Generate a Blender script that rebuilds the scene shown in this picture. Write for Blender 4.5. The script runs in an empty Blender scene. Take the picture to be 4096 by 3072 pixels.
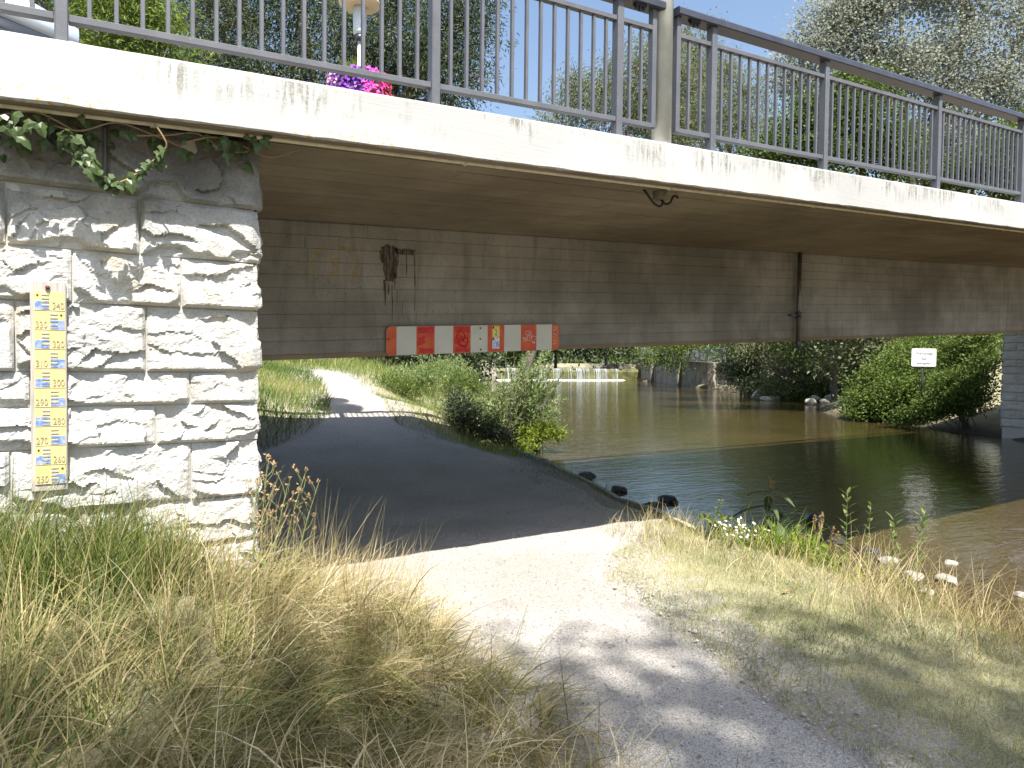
import bpy, math, random
import numpy as np
rng = np.random.default_rng(7)
random.seed(7)
scn = bpy.context.scene
col = scn.collection

# ------------------------------------------------------------------ camera, sky, sun, exposure
# world axes: x along the bridge, y across it (into the picture), z up; the eye stands at (0, 0, 1.65)
F_PX, CX, CY = 2841.0, 2048.0, 1536.0
_dn = np.array([986 - CX, 96500 - CY, F_PX]); _dn /= np.linalg.norm(_dn)
_up = -_dn
_bv = np.array([6600 - CX, 1237 - CY, F_PX]); _bv /= np.linalg.norm(_bv)
_s = _bv @ _up
_ex = _bv - _s * _up; _ex /= np.linalg.norm(_ex)
_ey = np.cross(_up, _ex)
RW = np.stack([_ex, _ey, _up])
SL = 0.0493                       # the street climbs 5 % along the bridge
EYE = np.array([0.0, 0.0, 1.65])
cam = bpy.data.cameras.new('camera'); camo = bpy.data.objects.new('camera', cam); col.objects.link(camo)
cam.sensor_width = 17.3; cam.lens = 12.0; cam.clip_start = 0.05; cam.clip_end = 2000
from mathutils import Matrix, Vector
camo.matrix_world = Matrix(((RW[0, 0], -RW[0, 1], -RW[0, 2], EYE[0]), (RW[1, 0], -RW[1, 1], -RW[1, 2], EYE[1]),
                            (RW[2, 0], -RW[2, 1], -RW[2, 2], EYE[2]), (0, 0, 0, 1)))
scn.camera = camo
KX, KY = 0.11, 0.53               # sunlight travels (KX, KY, -1)
sun_el = math.atan(1 / math.hypot(KX, KY)); sun_az = math.atan2(-KX, -KY)
world = bpy.data.worlds.new('World'); scn.world = world; world.use_nodes = True
wn = world.node_tree
sky = wn.nodes.new('ShaderNodeTexSky'); sky.sky_type = 'NISHITA'; sky.sun_disc = False
sky.sun_elevation = sun_el; sky.sun_rotation = sun_az % (2 * math.pi)
sky.air_density = 1.15; sky.dust_density = 2.6; sky.ozone_density = 0.7; sky.altitude = 300
bg = wn.nodes['Background']; bg.inputs['Strength'].default_value = 0.095
wn.links.new(sky.outputs[0], bg.inputs['Color'])
sl = bpy.data.lights.new('sun', 'SUN'); sl.energy = 5.0; sl.angle = math.radians(0.53); sl.color = (1.0, 0.97, 0.915)
so = bpy.data.objects.new('sun', sl); col.objects.link(so)
so.rotation_euler = Vector((KX, KY, -1)).to_track_quat('-Z', 'Y').to_euler(); so.location = (-3, -12, 30)
scn.view_settings.view_transform = 'Standard'; scn.view_settings.look = 'None'
scn.view_settings.exposure = 1.3; scn.view_settings.gamma = 1.0; scn.view_settings.use_curve_mapping = False
scn.render.engine = 'CYCLES'
scn.cycles.max_bounces = 8; scn.cycles.diffuse_bounces = 5; scn.cycles.glossy_bounces = 3
scn.cycles.transmission_bounces = 4; scn.cycles.transparent_max_bounces = 8
scn.cycles.use_denoising = True; scn.cycles.sample_clamp_indirect = 6

# survey helpers: where the sight line through a point of the photograph meets a real plane or distance
def _ray(px, py): return RW @ np.array([px - CX, py - CY, F_PX])
def on_y(px, py, y): r = _ray(px, py); return EYE + r * (y / r[1])
def on_z(px, py, z): r = _ray(px, py); return EYE + r * ((z - EYE[2]) / r[2])
def at(xd, yd, Z):
    k = 4096 / 2212
    return EYE + RW @ (np.array([xd * k - CX, yd * k - CY, F_PX]) / F_PX * Z)

# ------------------------------------------------------------------ object helpers
def link(o, parent=None, label=None, cat=None, group=None, kind=None):
    col.objects.link(o)
    if parent is not None: o.parent = parent
    if label: o['label'] = label
    if cat: o['category'] = cat
    if group: o['group'] = group
    if kind: o['kind'] = kind
    return o
def thing(name, label, cat, loc=(0, 0, 0), group=None):
    o = bpy.data.objects.new(name, None); o.location = loc; o.empty_display_size = 0.2
    return link(o, None, label, cat, group)
def np_mesh(name, V, F, mat=None, smooth=False, tint=None, mats=None, fmat=None):
    V = np.asarray(V, np.float32); F = np.asarray(F, np.int32)
    me = bpy.data.meshes.new(name); n, k = F.shape
    me.vertices.add(len(V)); me.vertices.foreach_set('co', V.ravel())
    me.loops.add(n * k); me.loops.foreach_set('vertex_index', F.ravel())
    me.polygons.add(n); me.polygons.foreach_set('loop_start', np.arange(0, n * k, k, dtype=np.int32))
    me.polygons.foreach_set('loop_total', np.full(n, k, np.int32))
    me.polygons.foreach_set('use_smooth', np.full(n, bool(smooth)))
    if fmat is not None: me.polygons.foreach_set('material_index', np.asarray(fmat, np.int32))
    me.update(calc_edges=True)
    if tint is not None:
        a = me.attributes.new('tint', 'FLOAT', 'POINT'); a.data.foreach_set('value', np.asarray(tint, np.float32))
    for m in (mats or ([mat] if mat else [])): me.materials.append(m)
    return me
def py_mesh(name, V, F, mat=None, smooth=False):
    me = bpy.data.meshes.new(name); me.from_pydata([tuple(map(float, v)) for v in V], [], F)
    if smooth:
        for p in me.polygons: p.use_smooth = True
    if mat: me.materials.append(mat)
    me.update(); return me
def part(name, me, parent=None, loc=None, **kw):
    o = bpy.data.objects.new(name, me)
    if loc is not None: o.location = loc
    if parent is not None and parent.type == 'EMPTY' or parent is not None:
        # children keep world coordinates: undo the parent's offset
        p = Vector((0, 0, 0)); q = parent
        while q is not None: p += q.location; q = q.parent
        o.location = Vector(o.location) - p
    return link(o, parent, **kw)
BOXF = [(0, 3, 2, 1), (4, 5, 6, 7), (0, 1, 5, 4), (1, 2, 6, 5), (2, 3, 7, 6), (3, 0, 4, 7)]
def box_v(x0, x1, y0, y1, z0, z1, s=0.0):
    return [(x0, y0, z0 + s * x0), (x1, y0, z0 + s * x1), (x1, y1, z0 + s * x1), (x0, y1, z0 + s * x0),
            (x0, y0, z1 + s * x0), (x1, y0, z1 + s * x1), (x1, y1, z1 + s * x1), (x0, y1, z1 + s * x0)]
def bevel(me, w=0.004, seg=1, angle=0.6):
    import bmesh
    bm = bmesh.new(); bm.from_mesh(me)
    ed = [e for e in bm.edges if len(e.link_faces) == 2 and e.calc_face_angle(0) > angle]
    bmesh.ops.bevel(bm, geom=ed, offset=w, segments=seg, affect='EDGES', profile=0.5)
    bm.to_mesh(me); bm.free(); return me
def box(name, x0, x1, y0, y1, z0, z1, mat, s=0.0, bev=0.0):
    me = py_mesh(name, box_v(x0, x1, y0, y1, z0, z1, s), BOXF, mat)
    if bev: bevel(me, bev)
    return me
def join_boxes(name, bl, mat):
    V, F = [], []
    for b in bl:
        k = len(V); V += box_v(*b); F += [tuple(i + k for i in f) for f in BOXF]
    return py_mesh(name, V, F, mat)
def tube_vf(path, rad, n=8, cap=True):
    P = np.asarray(path, float); m = len(P); rad = np.broadcast_to(np.asarray(rad, float), (m,))
    T = np.gradient(P, axis=0); T /= np.linalg.norm(T, axis=1)[:, None] + 1e-12
    ref = np.array([0.0, 0, 1.0]) if abs(T[0, 2]) < 0.9 else np.array([1.0, 0, 0])
    V = []
    u = np.cross(ref, T[0]); u /= np.linalg.norm(u)
    for i in range(m):
        u = u - T[i] * (u @ T[i]); u /= np.linalg.norm(u) + 1e-12; w = np.cross(T[i], u)
        for k in range(n):
            a = 2 * math.pi * k / n; V.append(P[i] + rad[i] * (math.cos(a) * u + math.sin(a) * w))
    F = [(i * n + k, i * n + (k + 1) % n, (i + 1) * n + (k + 1) % n, (i + 1) * n + k) for i in range(m - 1) for k in range(n)]
    if cap: F += [tuple(range(n))[::-1], tuple((m - 1) * n + k for k in range(n))]
    return V, F
def tube(name, path, rad, mat, n=10, smooth=True):
    V, F = tube_vf(path, rad, n); return py_mesh(name, V, F, mat, smooth)
def multi_tube(name, tubes, mat, smooth=True):
    V, F = [], []
    for p, r, n in tubes:
        v, f = tube_vf(p, r, n, False); k = len(V); V += v; F += [tuple(i + k for i in q) for q in f]
    return np_mesh(name, np.array(V), np.array(F), mat, smooth)
def lathe(name, prof, mat, n=32, loc=(0, 0, 0)):
    V = [(r * math.cos(2 * math.pi * k / n) + loc[0], r * math.sin(2 * math.pi * k / n) + loc[1], z + loc[2]) for r, z in prof for k in range(n)]
    F = [(i * n + k, i * n + (k + 1) % n, (i + 1) * n + (k + 1) % n, (i + 1) * n + k) for i in range(len(prof) - 1) for k in range(n)]
    return py_mesh(name, V, F, mat, True)
def prism_xz(name, pts, y0, y1, mat):
    n = len(pts); V = [(p[0], y0, p[1]) for p in pts] + [(p[0], y1, p[1]) for p in pts]
    F = [tuple(range(n)), tuple(range(2 * n - 1, n - 1, -1))] + [((i + 1) % n, i, n + i, n + (i + 1) % n) for i in range(n)]
    return py_mesh(name, V, F, mat)
def text_mesh(name, s, size, mat, extrude=0.0, offset=0.0, sx=1.0, align='CENTER'):
    cu = bpy.data.curves.new(name, 'FONT'); cu.body = s; cu.size = size; cu.extrude = extrude; cu.offset = offset
    cu.align_x = align; cu.align_y = 'CENTER'; cu.resolution_u = 3
    o = bpy.data.objects.new(name, cu); col.objects.link(o)
    dg = bpy.context.evaluated_depsgraph_get()
    me = bpy.data.meshes.new_from_object(o.evaluated_get(dg)); bpy.data.objects.remove(o); bpy.data.curves.remove(cu)
    v = np.zeros(len(me.vertices) * 3, np.float32); me.vertices.foreach_get('co', v); v = v.reshape(-1, 3)
    w = np.stack([v[:, 0] * sx, -v[:, 2], v[:, 1]], 1)      # stands upright, facing -y
    me.vertices.foreach_set('co', w.ravel()); me.materials.clear(); me.materials.append(mat); me.update(); me.name = name
    return me

# ------------------------------------------------------------------ numeric noise
def _hash(ix, iy, seed):
    h = (ix.astype(np.int64) * 374761393 + iy.astype(np.int64) * 668265263 + seed * 982451653) & 0x7fffffff
    h = ((h ^ (h >> 13)) * 1274126177) & 0x7fffffff
    return ((h ^ (h >> 16)) & 0xffff) / 65535.0
def vnoise(x, y, seed=0):
    ix, iy = np.floor(x), np.floor(y); fx, fy = x - ix, y - iy
    fx = fx * fx * (3 - 2 * fx); fy = fy * fy * (3 - 2 * fy)
    a, b = _hash(ix, iy, seed), _hash(ix + 1, iy, seed); c, d = _hash(ix, iy + 1, seed), _hash(ix + 1, iy + 1, seed)
    return (a + (b - a) * fx) * (1 - fy) + (c + (d - c) * fx) * fy
def fbm(x, y, seed=0, oct=4):
    t, a, s = 0, 0.5, 0
    for o in range(oct): t = t + a * vnoise(x * 2 ** o + 17 * o, y * 2 ** o - 9 * o, seed + o); s += a; a *= 0.5
    return t / s
def sstep(a, b, x): t = np.clip((x - a) / (b - a), 0, 1); return t * t * (3 - 2 * t)

# ------------------------------------------------------------------ materials
class N:
    def __init__(s, name):
        s.m = bpy.data.materials.new(name); s.m.use_nodes = True; s.t = s.m.node_tree; s.p = s.t.nodes['Principled BSDF']
        s.out = s.t.nodes['Material Output']
    def n(s, typ, **kw):
        x = s.t.nodes.new(typ)
        for k, v in kw.items():
            if k.startswith('_'): setattr(x, k[1:], v)
            else: x.inputs[k.replace('__', ' ')].default_value = v
        return x
    def l(s, a, b): s.t.links.new(a, b)
    def pos(s, sc=(1, 1, 1)):
        g = s.n('ShaderNodeNewGeometry'); v = s.n('ShaderNodeVectorMath', _operation='MULTIPLY'); v.inputs[1].default_value = sc
        s.l(g.outputs['Position'], v.inputs[0]); return v.outputs[0]
    def noise(s, vec, scale, detail=4, rough=0.55, dist=0.0):
        x = s.n('ShaderNodeTexNoise', Scale=scale, Detail=detail, Roughness=rough, Distortion=dist); s.l(vec, x.inputs['Vector']); return x.outputs['Fac']
    def ramp(s, fac, stops):
        r = s.n('ShaderNodeValToRGB'); e = r.color_ramp.elements
        while len(e) < len(stops): e.new(0.5)
        for el, (p, c) in zip(e, stops): el.position = p; el.color = (c if hasattr(c, '__len__') else (c, c, c)) + ((1,) if not hasattr(c, '__len__') or len(c) == 3 else ()) if hasattr(c, '__len__') else (c, c, c, 1)
        s.l(fac, r.inputs[0]); return r.outputs[0]
    def mix(s, fac, a, b, mode='MIX'):
        x = s.n('ShaderNodeMix', _data_type='RGBA', _blend_type=mode)
        for v, i in ((fac, 0), (a, 6), (b, 7)):
            if hasattr(v, 'default_value'): s.l(v, x.inputs[i])
            elif i == 0: x.inputs[0].default_value = v
            else: x.inputs[i].default_value = tuple(v) + (1,)
        return x.outputs[2]
    def math(s, op, a, b=0.0, clamp=False):
        x = s.n('ShaderNodeMath', _operation=op, _use_clamp=clamp)
        for v, i in ((a, 0), (b, 1)):
            if hasattr(v, 'default_value'): s.l(v, x.inputs[i])
            else: x.inputs[i].default_value = v
        return x.outputs[0]
    def sep(s, v): x = s.n('ShaderNodeSeparateXYZ'); s.l(v, x.inputs[0]); return x.outputs
    def bump(s, h, strength=0.3, dist=0.01):
        b = s.n('ShaderNodeBump', Strength=strength, Distance=dist); s.l(h, b.inputs['Height']); s.l(b.outputs[0], s.p.inputs['Normal']); return b
    def fin(s, color=None, rough=0.8, metal=0.0, spec=0.4):
        if color is not None:
            if hasattr(color, 'default_value'): s.l(color, s.p.inputs['Base Color'])
            else: s.p.inputs['Base Color'].default_value = tuple(color) + (1,)
        if hasattr(rough, 'default_value'): s.l(rough, s.p.inputs['Roughness'])
        else: s.p.inputs['Roughness'].default_value = rough
        s.p.inputs['Metallic'].default_value = metal; s.p.inputs['Specular IOR Level'].default_value = spec
        return s.m
def plain(name, c, rough=0.6, metal=0.0, var=0.15, sc=8.0, spec=0.4):
    m = N(name); f = m.noise(m.pos(), sc, 4)
    cc = m.mix(m.ramp(f, [(0.3, 0.0), (0.7, 1.0)]), [v * (1 - var) for v in c], [min(1, v * (1 + var)) for v in c])
    return m.fin(cc, rough, metal, spec)
M = {}
# painted concrete of the edge beam: rain streaks, brush lines, ochre lichen
m = N('painted_concrete'); P = m.pos()
big = m.noise(P, 1.1, 4)
base = m.mix(m.ramp(big, [(0.3, 0.0), (0.75, 1.0)]), (0.355, 0.35, 0.335), (0.445, 0.441, 0.425))
st = m.noise(m.pos((26, 1, 3.2)), 1.0, 5, 0.7); patch = m.noise(m.pos((2.1, 1, 2.4)), 1.0, 4, 0.6); fine = m.noise(P, 90, 3, 0.7)
xyz = m.sep(P); hz = m.math('SUBTRACT', xyz[2], m.math('MULTIPLY', xyz[0], SL))
topm = m.n('ShaderNodeMapRange'); m.l(hz, topm.inputs[0]); topm.inputs[1].default_value = 2.96; topm.inputs[2].default_value = 3.09
sm = m.math('MULTIPLY', m.ramp(st, [(0.46, 0.0), (0.58, 1.0)]), m.ramp(patch, [(0.45, 0.0), (0.60, 1.0)]))
sm = m.math('MULTIPLY', sm, topm.outputs[0]); sm = m.math('MULTIPLY', sm, m.ramp(fine, [(0.36, 0.25), (0.55, 1.0)]))
c = m.mix(m.math('MULTIPLY', sm, 0.85), base, (0.13, 0.12, 0.085))
br = m.noise(m.pos((1.1, 1, 60)), 1.0, 3, 0.6, 0.4)
c = m.mix(m.math('MULTIPLY', m.ramp(br, [(0.62, 0.0), (0.74, 1.0)]), 0.4), c, (0.42, 0.39, 0.32))
lich = m.math('MULTIPLY', m.ramp(m.noise(P, 38, 2), [(0.6, 0.0), (0.66, 1.0)]), m.ramp(m.noise(m.pos((0.9, 1, 1)), 1.0, 2), [(0.52, 0.0), (0.6, 1.0)]))
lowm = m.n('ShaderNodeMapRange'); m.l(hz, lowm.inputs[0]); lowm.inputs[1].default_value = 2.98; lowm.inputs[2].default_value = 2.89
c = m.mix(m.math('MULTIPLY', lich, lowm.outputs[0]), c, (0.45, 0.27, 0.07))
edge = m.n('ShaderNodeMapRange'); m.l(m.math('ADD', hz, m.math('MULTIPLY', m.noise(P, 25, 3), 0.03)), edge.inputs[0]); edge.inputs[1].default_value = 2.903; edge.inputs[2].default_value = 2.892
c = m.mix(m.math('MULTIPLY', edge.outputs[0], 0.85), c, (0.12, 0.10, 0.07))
m.bump(m.math('ADD', br, m.math('MULTIPLY', fine, 0.4)), 0.25, 0.006); M['fascia'] = m.fin(c, 0.75)
# board-marked concrete
def concrete(name, a, b, dark, pores=True, streak=0.5):
    m = N(name); P = m.pos(); oi = m.n('ShaderNodeObjectInfo')
    f = m.noise(P, 1.6, 5, 0.6); c = m.mix(m.ramp(f, [(0.3, 0.0), (0.7, 1.0)]), a, b)
    c = m.mix(m.math('MULTIPLY', m.ramp(m.noise(P, 0.55, 5, 0.62), [(0.42, 0.0), (0.66, 1.0)]), 0.72), c, dark)
    sk = m.noise(m.pos((5.3, 5.3, 0.8)), 1.0, 6, 0.7, 0.8); c = m.mix(m.math('MULTIPLY', m.ramp(sk, [(0.5, 0.0), (0.7, 1.0)]), streak), c, dark)
    t = m.math('MULTIPLY_ADD', oi.outputs['Random'], 0.14); m.t.nodes[-1].inputs[2].default_value = 0.93
    v = m.n('ShaderNodeVectorMath', _operation='SCALE'); m.l(c, v.inputs[0]); m.l(t, v.inputs['Scale']); c = v.outputs[0]
    gr = m.noise(P, 120, 3, 0.7); c = m.mix(0.35, c, m.ramp(gr, [(0.25, (0.05, 0.045, 0.035)), (0.7, (0.5, 0.46, 0.4))]), 'OVERLAY')
    if pores:
        vo = m.n('ShaderNodeTexVoronoi', Scale=26.0); m.l(P, vo.inputs['Vector'])
        pm = m.math('MULTIPLY', m.ramp(vo.outputs['Distance'], [(0.10, 1.0), (0.15, 0.0)]), m.ramp(m.noise(P, 2.5, 2), [(0.45, 0.0), (0.55, 1.0)]))
        c = m.mix(pm, c, (0.02, 0.018, 0.015))
    m.bump(m.math('ADD', gr, m.math('MULTIPLY', m.noise(m.pos((3, 3, 40)), 1.0, 3), 0.7)), 0.25, 0.005)
    return m.fin(c, 0.88)
M['girder'] = concrete('board_marked_concrete', (0.29, 0.275, 0.255), (0.40, 0.383, 0.36), (0.125, 0.112, 0.095))
M['soffit'] = concrete('soffit_concrete', (0.255, 0.212, 0.152), (0.34, 0.29, 0.212), (0.15, 0.115, 0.08), False, 0.3)
M['old_concrete'] = concrete('old_concrete', (0.30, 0.27, 0.22), (0.44, 0.41, 0.35), (0.10, 0.095, 0.07), False, 0.7)
M['kerb'] = concrete('kerb_concrete', (0.40, 0.38, 0.34), (0.50, 0.47, 0.43), (0.25, 0.23, 0.2), False, 0.2)
# quarry-faced limestone
def stone_mat(name, a, b, ochre, stain_shade_top):
    m = N(name); P = m.pos(); oi = m.n('ShaderNodeObjectInfo')
    f = m.noise(P, 5, 5, 0.6); c = m.mix(m.ramp(f, [(0.3, 0.0), (0.7, 1.0)]), a, b)
    och = m.math('MULTIPLY', m.ramp(m.noise(P, 3.0, 5, 0.65), [(0.52, 0.0), (0.7, 1.0)]), 0.55); c = m.mix(och, c, ochre)
    t = m.math('MULTIPLY_ADD', oi.outputs['Random'], 0.16); m.t.nodes[-1].inputs[2].default_value = 0.90
    v = m.n('ShaderNodeVectorMath', _operation='SCALE'); m.l(c, v.inputs[0]); m.l(t, v.inputs['Scale']); c = v.outputs[0]
    if stain_shade_top:  # top courses: soot and algae stain, colour deepened to imitate the beam's shade
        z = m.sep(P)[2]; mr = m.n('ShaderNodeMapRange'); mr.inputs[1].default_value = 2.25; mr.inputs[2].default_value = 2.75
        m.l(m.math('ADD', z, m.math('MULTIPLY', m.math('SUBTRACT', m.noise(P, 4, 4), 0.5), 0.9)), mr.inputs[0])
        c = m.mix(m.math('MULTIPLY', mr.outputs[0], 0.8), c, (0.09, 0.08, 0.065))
    g = m.noise(P, 70, 4, 0.7); c = m.mix(0.25, c, m.ramp(g, [(0.3, 0.15), (0.7, 0.75)]), 'OVERLAY')
    m.bump(m.math('ADD', g, m.math('MULTIPLY', m.noise(P, 24, 6, 0.7, 0.6), 1.6)), 0.7, 0.012); return m.fin(c, 0.9, 0, 0.25)
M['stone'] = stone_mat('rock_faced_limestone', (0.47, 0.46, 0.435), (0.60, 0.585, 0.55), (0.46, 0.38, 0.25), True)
M['far_stone'] = stone_mat('grey_ashlar', (0.42, 0.41, 0.39), (0.52, 0.50, 0.47), (0.36, 0.32, 0.26), False)
m = N('mortar'); g = m.noise(m.pos(), 60, 4, 0.7); m.bump(g, 0.4, 0.004); M['mortar'] = m.fin(m.mix(g, (0.34, 0.325, 0.29), (0.52, 0.50, 0.46)), 0.95)
# paint and metal
m = N('railing_paint'); P = m.pos(); sp = m.ramp(m.noise(P, 160, 2), [(0.68, 0.0), (0.74, 1.0)])
c = m.mix(m.ramp(m.noise(P, 7, 4), [(0.3, 0.0), (0.7, 1.0)]), (0.085, 0.088, 0.100), (0.112, 0.115, 0.128)); c = m.mix(m.math('MULTIPLY', sp, 0.4), c, (0.5, 0.5, 0.5))
m.bump(m.noise(P, 50, 3), 0.08, 0.003); M['rail'] = m.fin(c, 0.5, 0.0, 0.5)
M['handrail'] = plain('dark_handrail_paint', (0.045, 0.047, 0.062), 0.35, 0, 0.2, 9, 0.5)
m = N('weathered_galvanised_steel'); P = m.pos(); c = m.mix(m.ramp(m.noise(P, 5, 5, 0.65), [(0.3, 0.0), (0.7, 1.0)]), (0.47, 0.45, 0.40), (0.62, 0.61, 0.57))
c = m.mix(m.math('MULTIPLY', m.ramp(m.noise(m.pos((30, 30, 1.5)), 1, 3), [(0.6, 0.0), (0.75, 1.0)]), 0.5), c, (0.28, 0.24, 0.17)); M['pole'] = m.fin(c, 0.55, 0.1)
M['pipe'] = plain('grey_drainpipe', (0.13, 0.12, 0.11), 0.32, 0.5, 0.3, 6)
M['rust'] = plain('rusty_iron', (0.16, 0.07, 0.04), 0.8, 0.2, 0.4, 40)
M['black'] = plain('black_rubber', (0.015, 0.015, 0.016), 0.6)
M['boxgrey'] = plain('grey_plastic_box', (0.16, 0.135, 0.10), 0.7, 0, 0.3, 30)
M['conduit'] = plain('pale_conduit', (0.62, 0.56, 0.44), 0.6, 0, 0.2, 14)
m = N('weathered_board'); P = m.pos(); gr = m.noise(m.pos((60, 60, 4)), 1, 4, 0.6); m.bump(gr, 0.4, 0.003)
M['board'] = m.fin(m.mix(m.ramp(gr, [(0.3, 0.0), (0.7, 1.0)]), (0.27, 0.24, 0.22), (0.50, 0.46, 0.42)), 0.9)
M['yellow'] = plain('faded_yellow_enamel', (0.60, 0.51, 0.20), 0.45, 0, 0.06, 12)
m = N('worn_blue_enamel'); f = m.ramp(m.noise(m.pos((1, 1, 1)), 45, 5, 0.65), [(0.42, 0.0), (0.62, 1.0)]); M['blue'] = m.fin(m.mix(f, (0.10, 0.20, 0.50), (0.38, 0.37, 0.40)), 0.45)
m = N('worn_grey_enamel'); f = m.ramp(m.noise(m.pos(), 60, 4), [(0.4, 0.0), (0.6, 1.0)]); M['tick'] = m.fin(m.mix(f, (0.50, 0.42, 0.24), (0.36, 0.34, 0.40)), 0.5)
M['numeral'] = plain('worn_numerals', (0.34, 0.28, 0.20), 0.5, 0, 0.3, 50)
M['sign_white'] = plain('retroreflective_white', (0.52, 0.51, 0.46), 0.4, 0, 0.06, 5)
m = N('retroreflective_red'); z = m.sep(m.pos())[2]; f = m.noise(m.pos(), 6, 3)
M['sign_red'] = m.fin(m.mix(m.ramp(f, [(0.35, 0.0), (0.65, 1.0)]), (0.50, 0.045, 0.015), (0.56, 0.11, 0.02)), 0.4)
m = N('red_spray_paint'); M['spray'] = m.fin(m.mix(m.ramp(m.noise(m.pos(), 14, 3), [(0.4, 0.0), (0.6, 1.0)]), (0.55, 0.02, 0.015), (0.42, 0.015, 0.01)), 0.5)
M['white_pen'] = plain('white_marker', (0.75, 0.62, 0.56), 0.5)
M['sticker_y'] = plain('yellow_sticker', (0.75, 0.55, 0.04), 0.4, 0, 0.15, 30)
m = N('pale_blue_sticker'); M['sticker_b'] = m.fin(m.mix(m.ramp(m.noise(m.pos((1, 1, 1)), 22, 3, 0.5, 1.5), [(0.45, 0.0), (0.5, 1.0)]), (0.70, 0.72, 0.78), (0.45, 0.50, 0.68)), 0.4)
m = N('map_sticker'); M['sticker_m'] = m.fin(m.mix(m.ramp(m.noise(m.pos((1, 1, 1)), 22, 3, 0.5, 1.5), [(0.45, 0.0), (0.5, 1.0)]), (0.72, 0.58, 0.10), (0.60, 0.58, 0.40)), 0.4)
M['ink_blue'] = plain('dark_blue_ink', (0.01, 0.03, 0.22), 0.5); M['ink_black'] = plain('black_ink', (0.012, 0.014, 0.014), 0.5)
M['sign_text'] = plain('faded_sign_text', (0.12, 0.12, 0.14), 0.6)
M['sign_plate'] = plain('white_sign_plate', (0.80, 0.80, 0.79), 0.4, 0, 0.03)
m = N('tar_stain'); M['tar'] = m.fin(m.mix(m.ramp(m.noise(m.pos((34, 1, 6)), 1, 5, 0.7), [(0.46, 0.0), (0.62, 1.0)]), (0.035, 0.02, 0.014), (0.17, 0.14, 0.12)), 0.6)
M['ochre_paint'] = plain('worn_ochre_paint', (0.36, 0.23, 0.07), 0.85, 0, 0.3, 25)
M['car'] = plain('silver_car_paint', (0.60, 0.66, 0.76), 0.22, 0.35, 0.03, 2, 0.6)
M['glass'] = plain('car_glass', (0.02, 0.025, 0.03), 0.06, 0, 0.05, 2, 0.8)
M['lampglass'] = plain('frosted_lamp_glass', (0.55, 0.62, 0.66), 0.25, 0, 0.05)
M['lampshade'] = plain('beige_lamp_shade', (0.66, 0.52, 0.36), 0.5, 0, 0.05)
M['asphalt'] = plain('asphalt', (0.06, 0.06, 0.06), 0.9, 0, 0.25, 40)
# ground
m = N('ground_earth'); P = m.pos(); f = m.noise(P, 0.9, 5); g = m.noise(P, 45, 4, 0.7)
c = m.mix(m.ramp(f, [(0.35, 0.0), (0.65, 1.0)]), (0.20, 0.185, 0.10), (0.30, 0.275, 0.175))
at_ = m.n('ShaderNodeAttribute', _attribute_name='tint'); mg = m.math('ADD', at_.outputs['Fac'], m.math('MULTIPLY', m.math('SUBTRACT', m.noise(P, 4.5, 5, 0.7), 0.5), 1.6), True); c = m.mix(m.ramp(mg, [(0.35, 0.0), (0.6, 1.0)]), c, (0.32, 0.29, 0.25)); c = m.mix(0.8, c, m.ramp(m.noise(P, 70, 5, 0.75), [(0.3, 0.12), (0.7, 0.85)]), 'OVERLAY')
xyz = m.sep(P); wet = m.n('ShaderNodeMapRange'); m.l(xyz[2], wet.inputs[0]); wet.inputs[1].default_value = -0.55; wet.inputs[2].default_value = -0.95
c = m.mix(wet.outputs[0], c, (0.07, 0.055, 0.035)); m.bump(g, 0.7, 0.02); M['ground'] = m.fin(c, 0.95)
m = N('path_gravel'); P = m.pos(); vo = m.n('ShaderNodeTexVoronoi', Scale=150.0); m.l(P, vo.inputs['Vector']); v2 = m.n('ShaderNodeTexVoronoi', Scale=42.0); m.l(P, v2.inputs['Vector'])
cv = m.sep(vo.outputs['Color']); f = m.noise(P, 0.8, 4)
c = m.mix(m.ramp(f, [(0.35, 0.0), (0.65, 1.0)]), (0.375, 0.345, 0.305), (0.465, 0.437, 0.395)); c = m.mix(0.75, c, m.ramp(cv[0], [(0.0, 0.24), (0.35, 0.5), (1.0, 0.72)]), 'OVERLAY')
spk = m.math('MULTIPLY', m.ramp(m.sep(v2.outputs['Color'])[1], [(0.95, 0.0), (0.97, 1.0)]), m.ramp(v2.outputs['Distance'], [(0.3, 1.0), (0.45, 0.0)])); c = m.mix(m.math('MULTIPLY', spk, 0.7), c, (0.14, 0.12, 0.10))
m.bump(m.math('ADD', m.math('MULTIPLY', vo.outputs['Distance'], 1.0), m.noise(P, 30, 4, 0.7)), 0.9, 0.012); M['gravel'] = m.fin(c, 0.92)
# water: turbid olive-brown, rippled
m = N('turbid_water'); P = m.pos((1, 1, 1)); dp = m.noise(P, 0.35, 4)
c = m.mix(m.ramp(dp, [(0.35, 0.0), (0.65, 1.0)]), (0.040, 0.032, 0.010), (0.056, 0.040, 0.014))
yw = m.n('ShaderNodeMapRange'); m.l(m.math('ADD', m.sep(P)[1], m.math('MULTIPLY', dp, 3.0)), yw.inputs[0]); yw.inputs[1].default_value = 9.5; yw.inputs[2].default_value = 5.0      # shallows: the pebbly bed shows through
bed = m.mix(m.ramp(m.noise(m.pos((1.0, 1.6, 1)), 7.0, 6, 0.72), [(0.38, 0.0), (0.62, 1.0)]), (0.028, 0.020, 0.008), (0.095, 0.062, 0.024)); c = m.mix(m.math('MULTIPLY', yw.outputs[0], 0.8), c, bed)
w1 = m.noise(m.pos((1.2, 3.0, 1)), 1.5, 4, 0.55, 0.6); w2 = m.noise(m.pos((2.0, 6.0, 1)), 2.6, 3, 0.5, 0.3); w3 = m.noise(m.pos((0.35, 0.8, 1)), 1.0, 3)
h = m.math('ADD', m.math('MULTIPLY', w1, 0.55), m.math('MULTIPLY', w2, 0.25)); h = m.math('ADD', h, w3)
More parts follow.
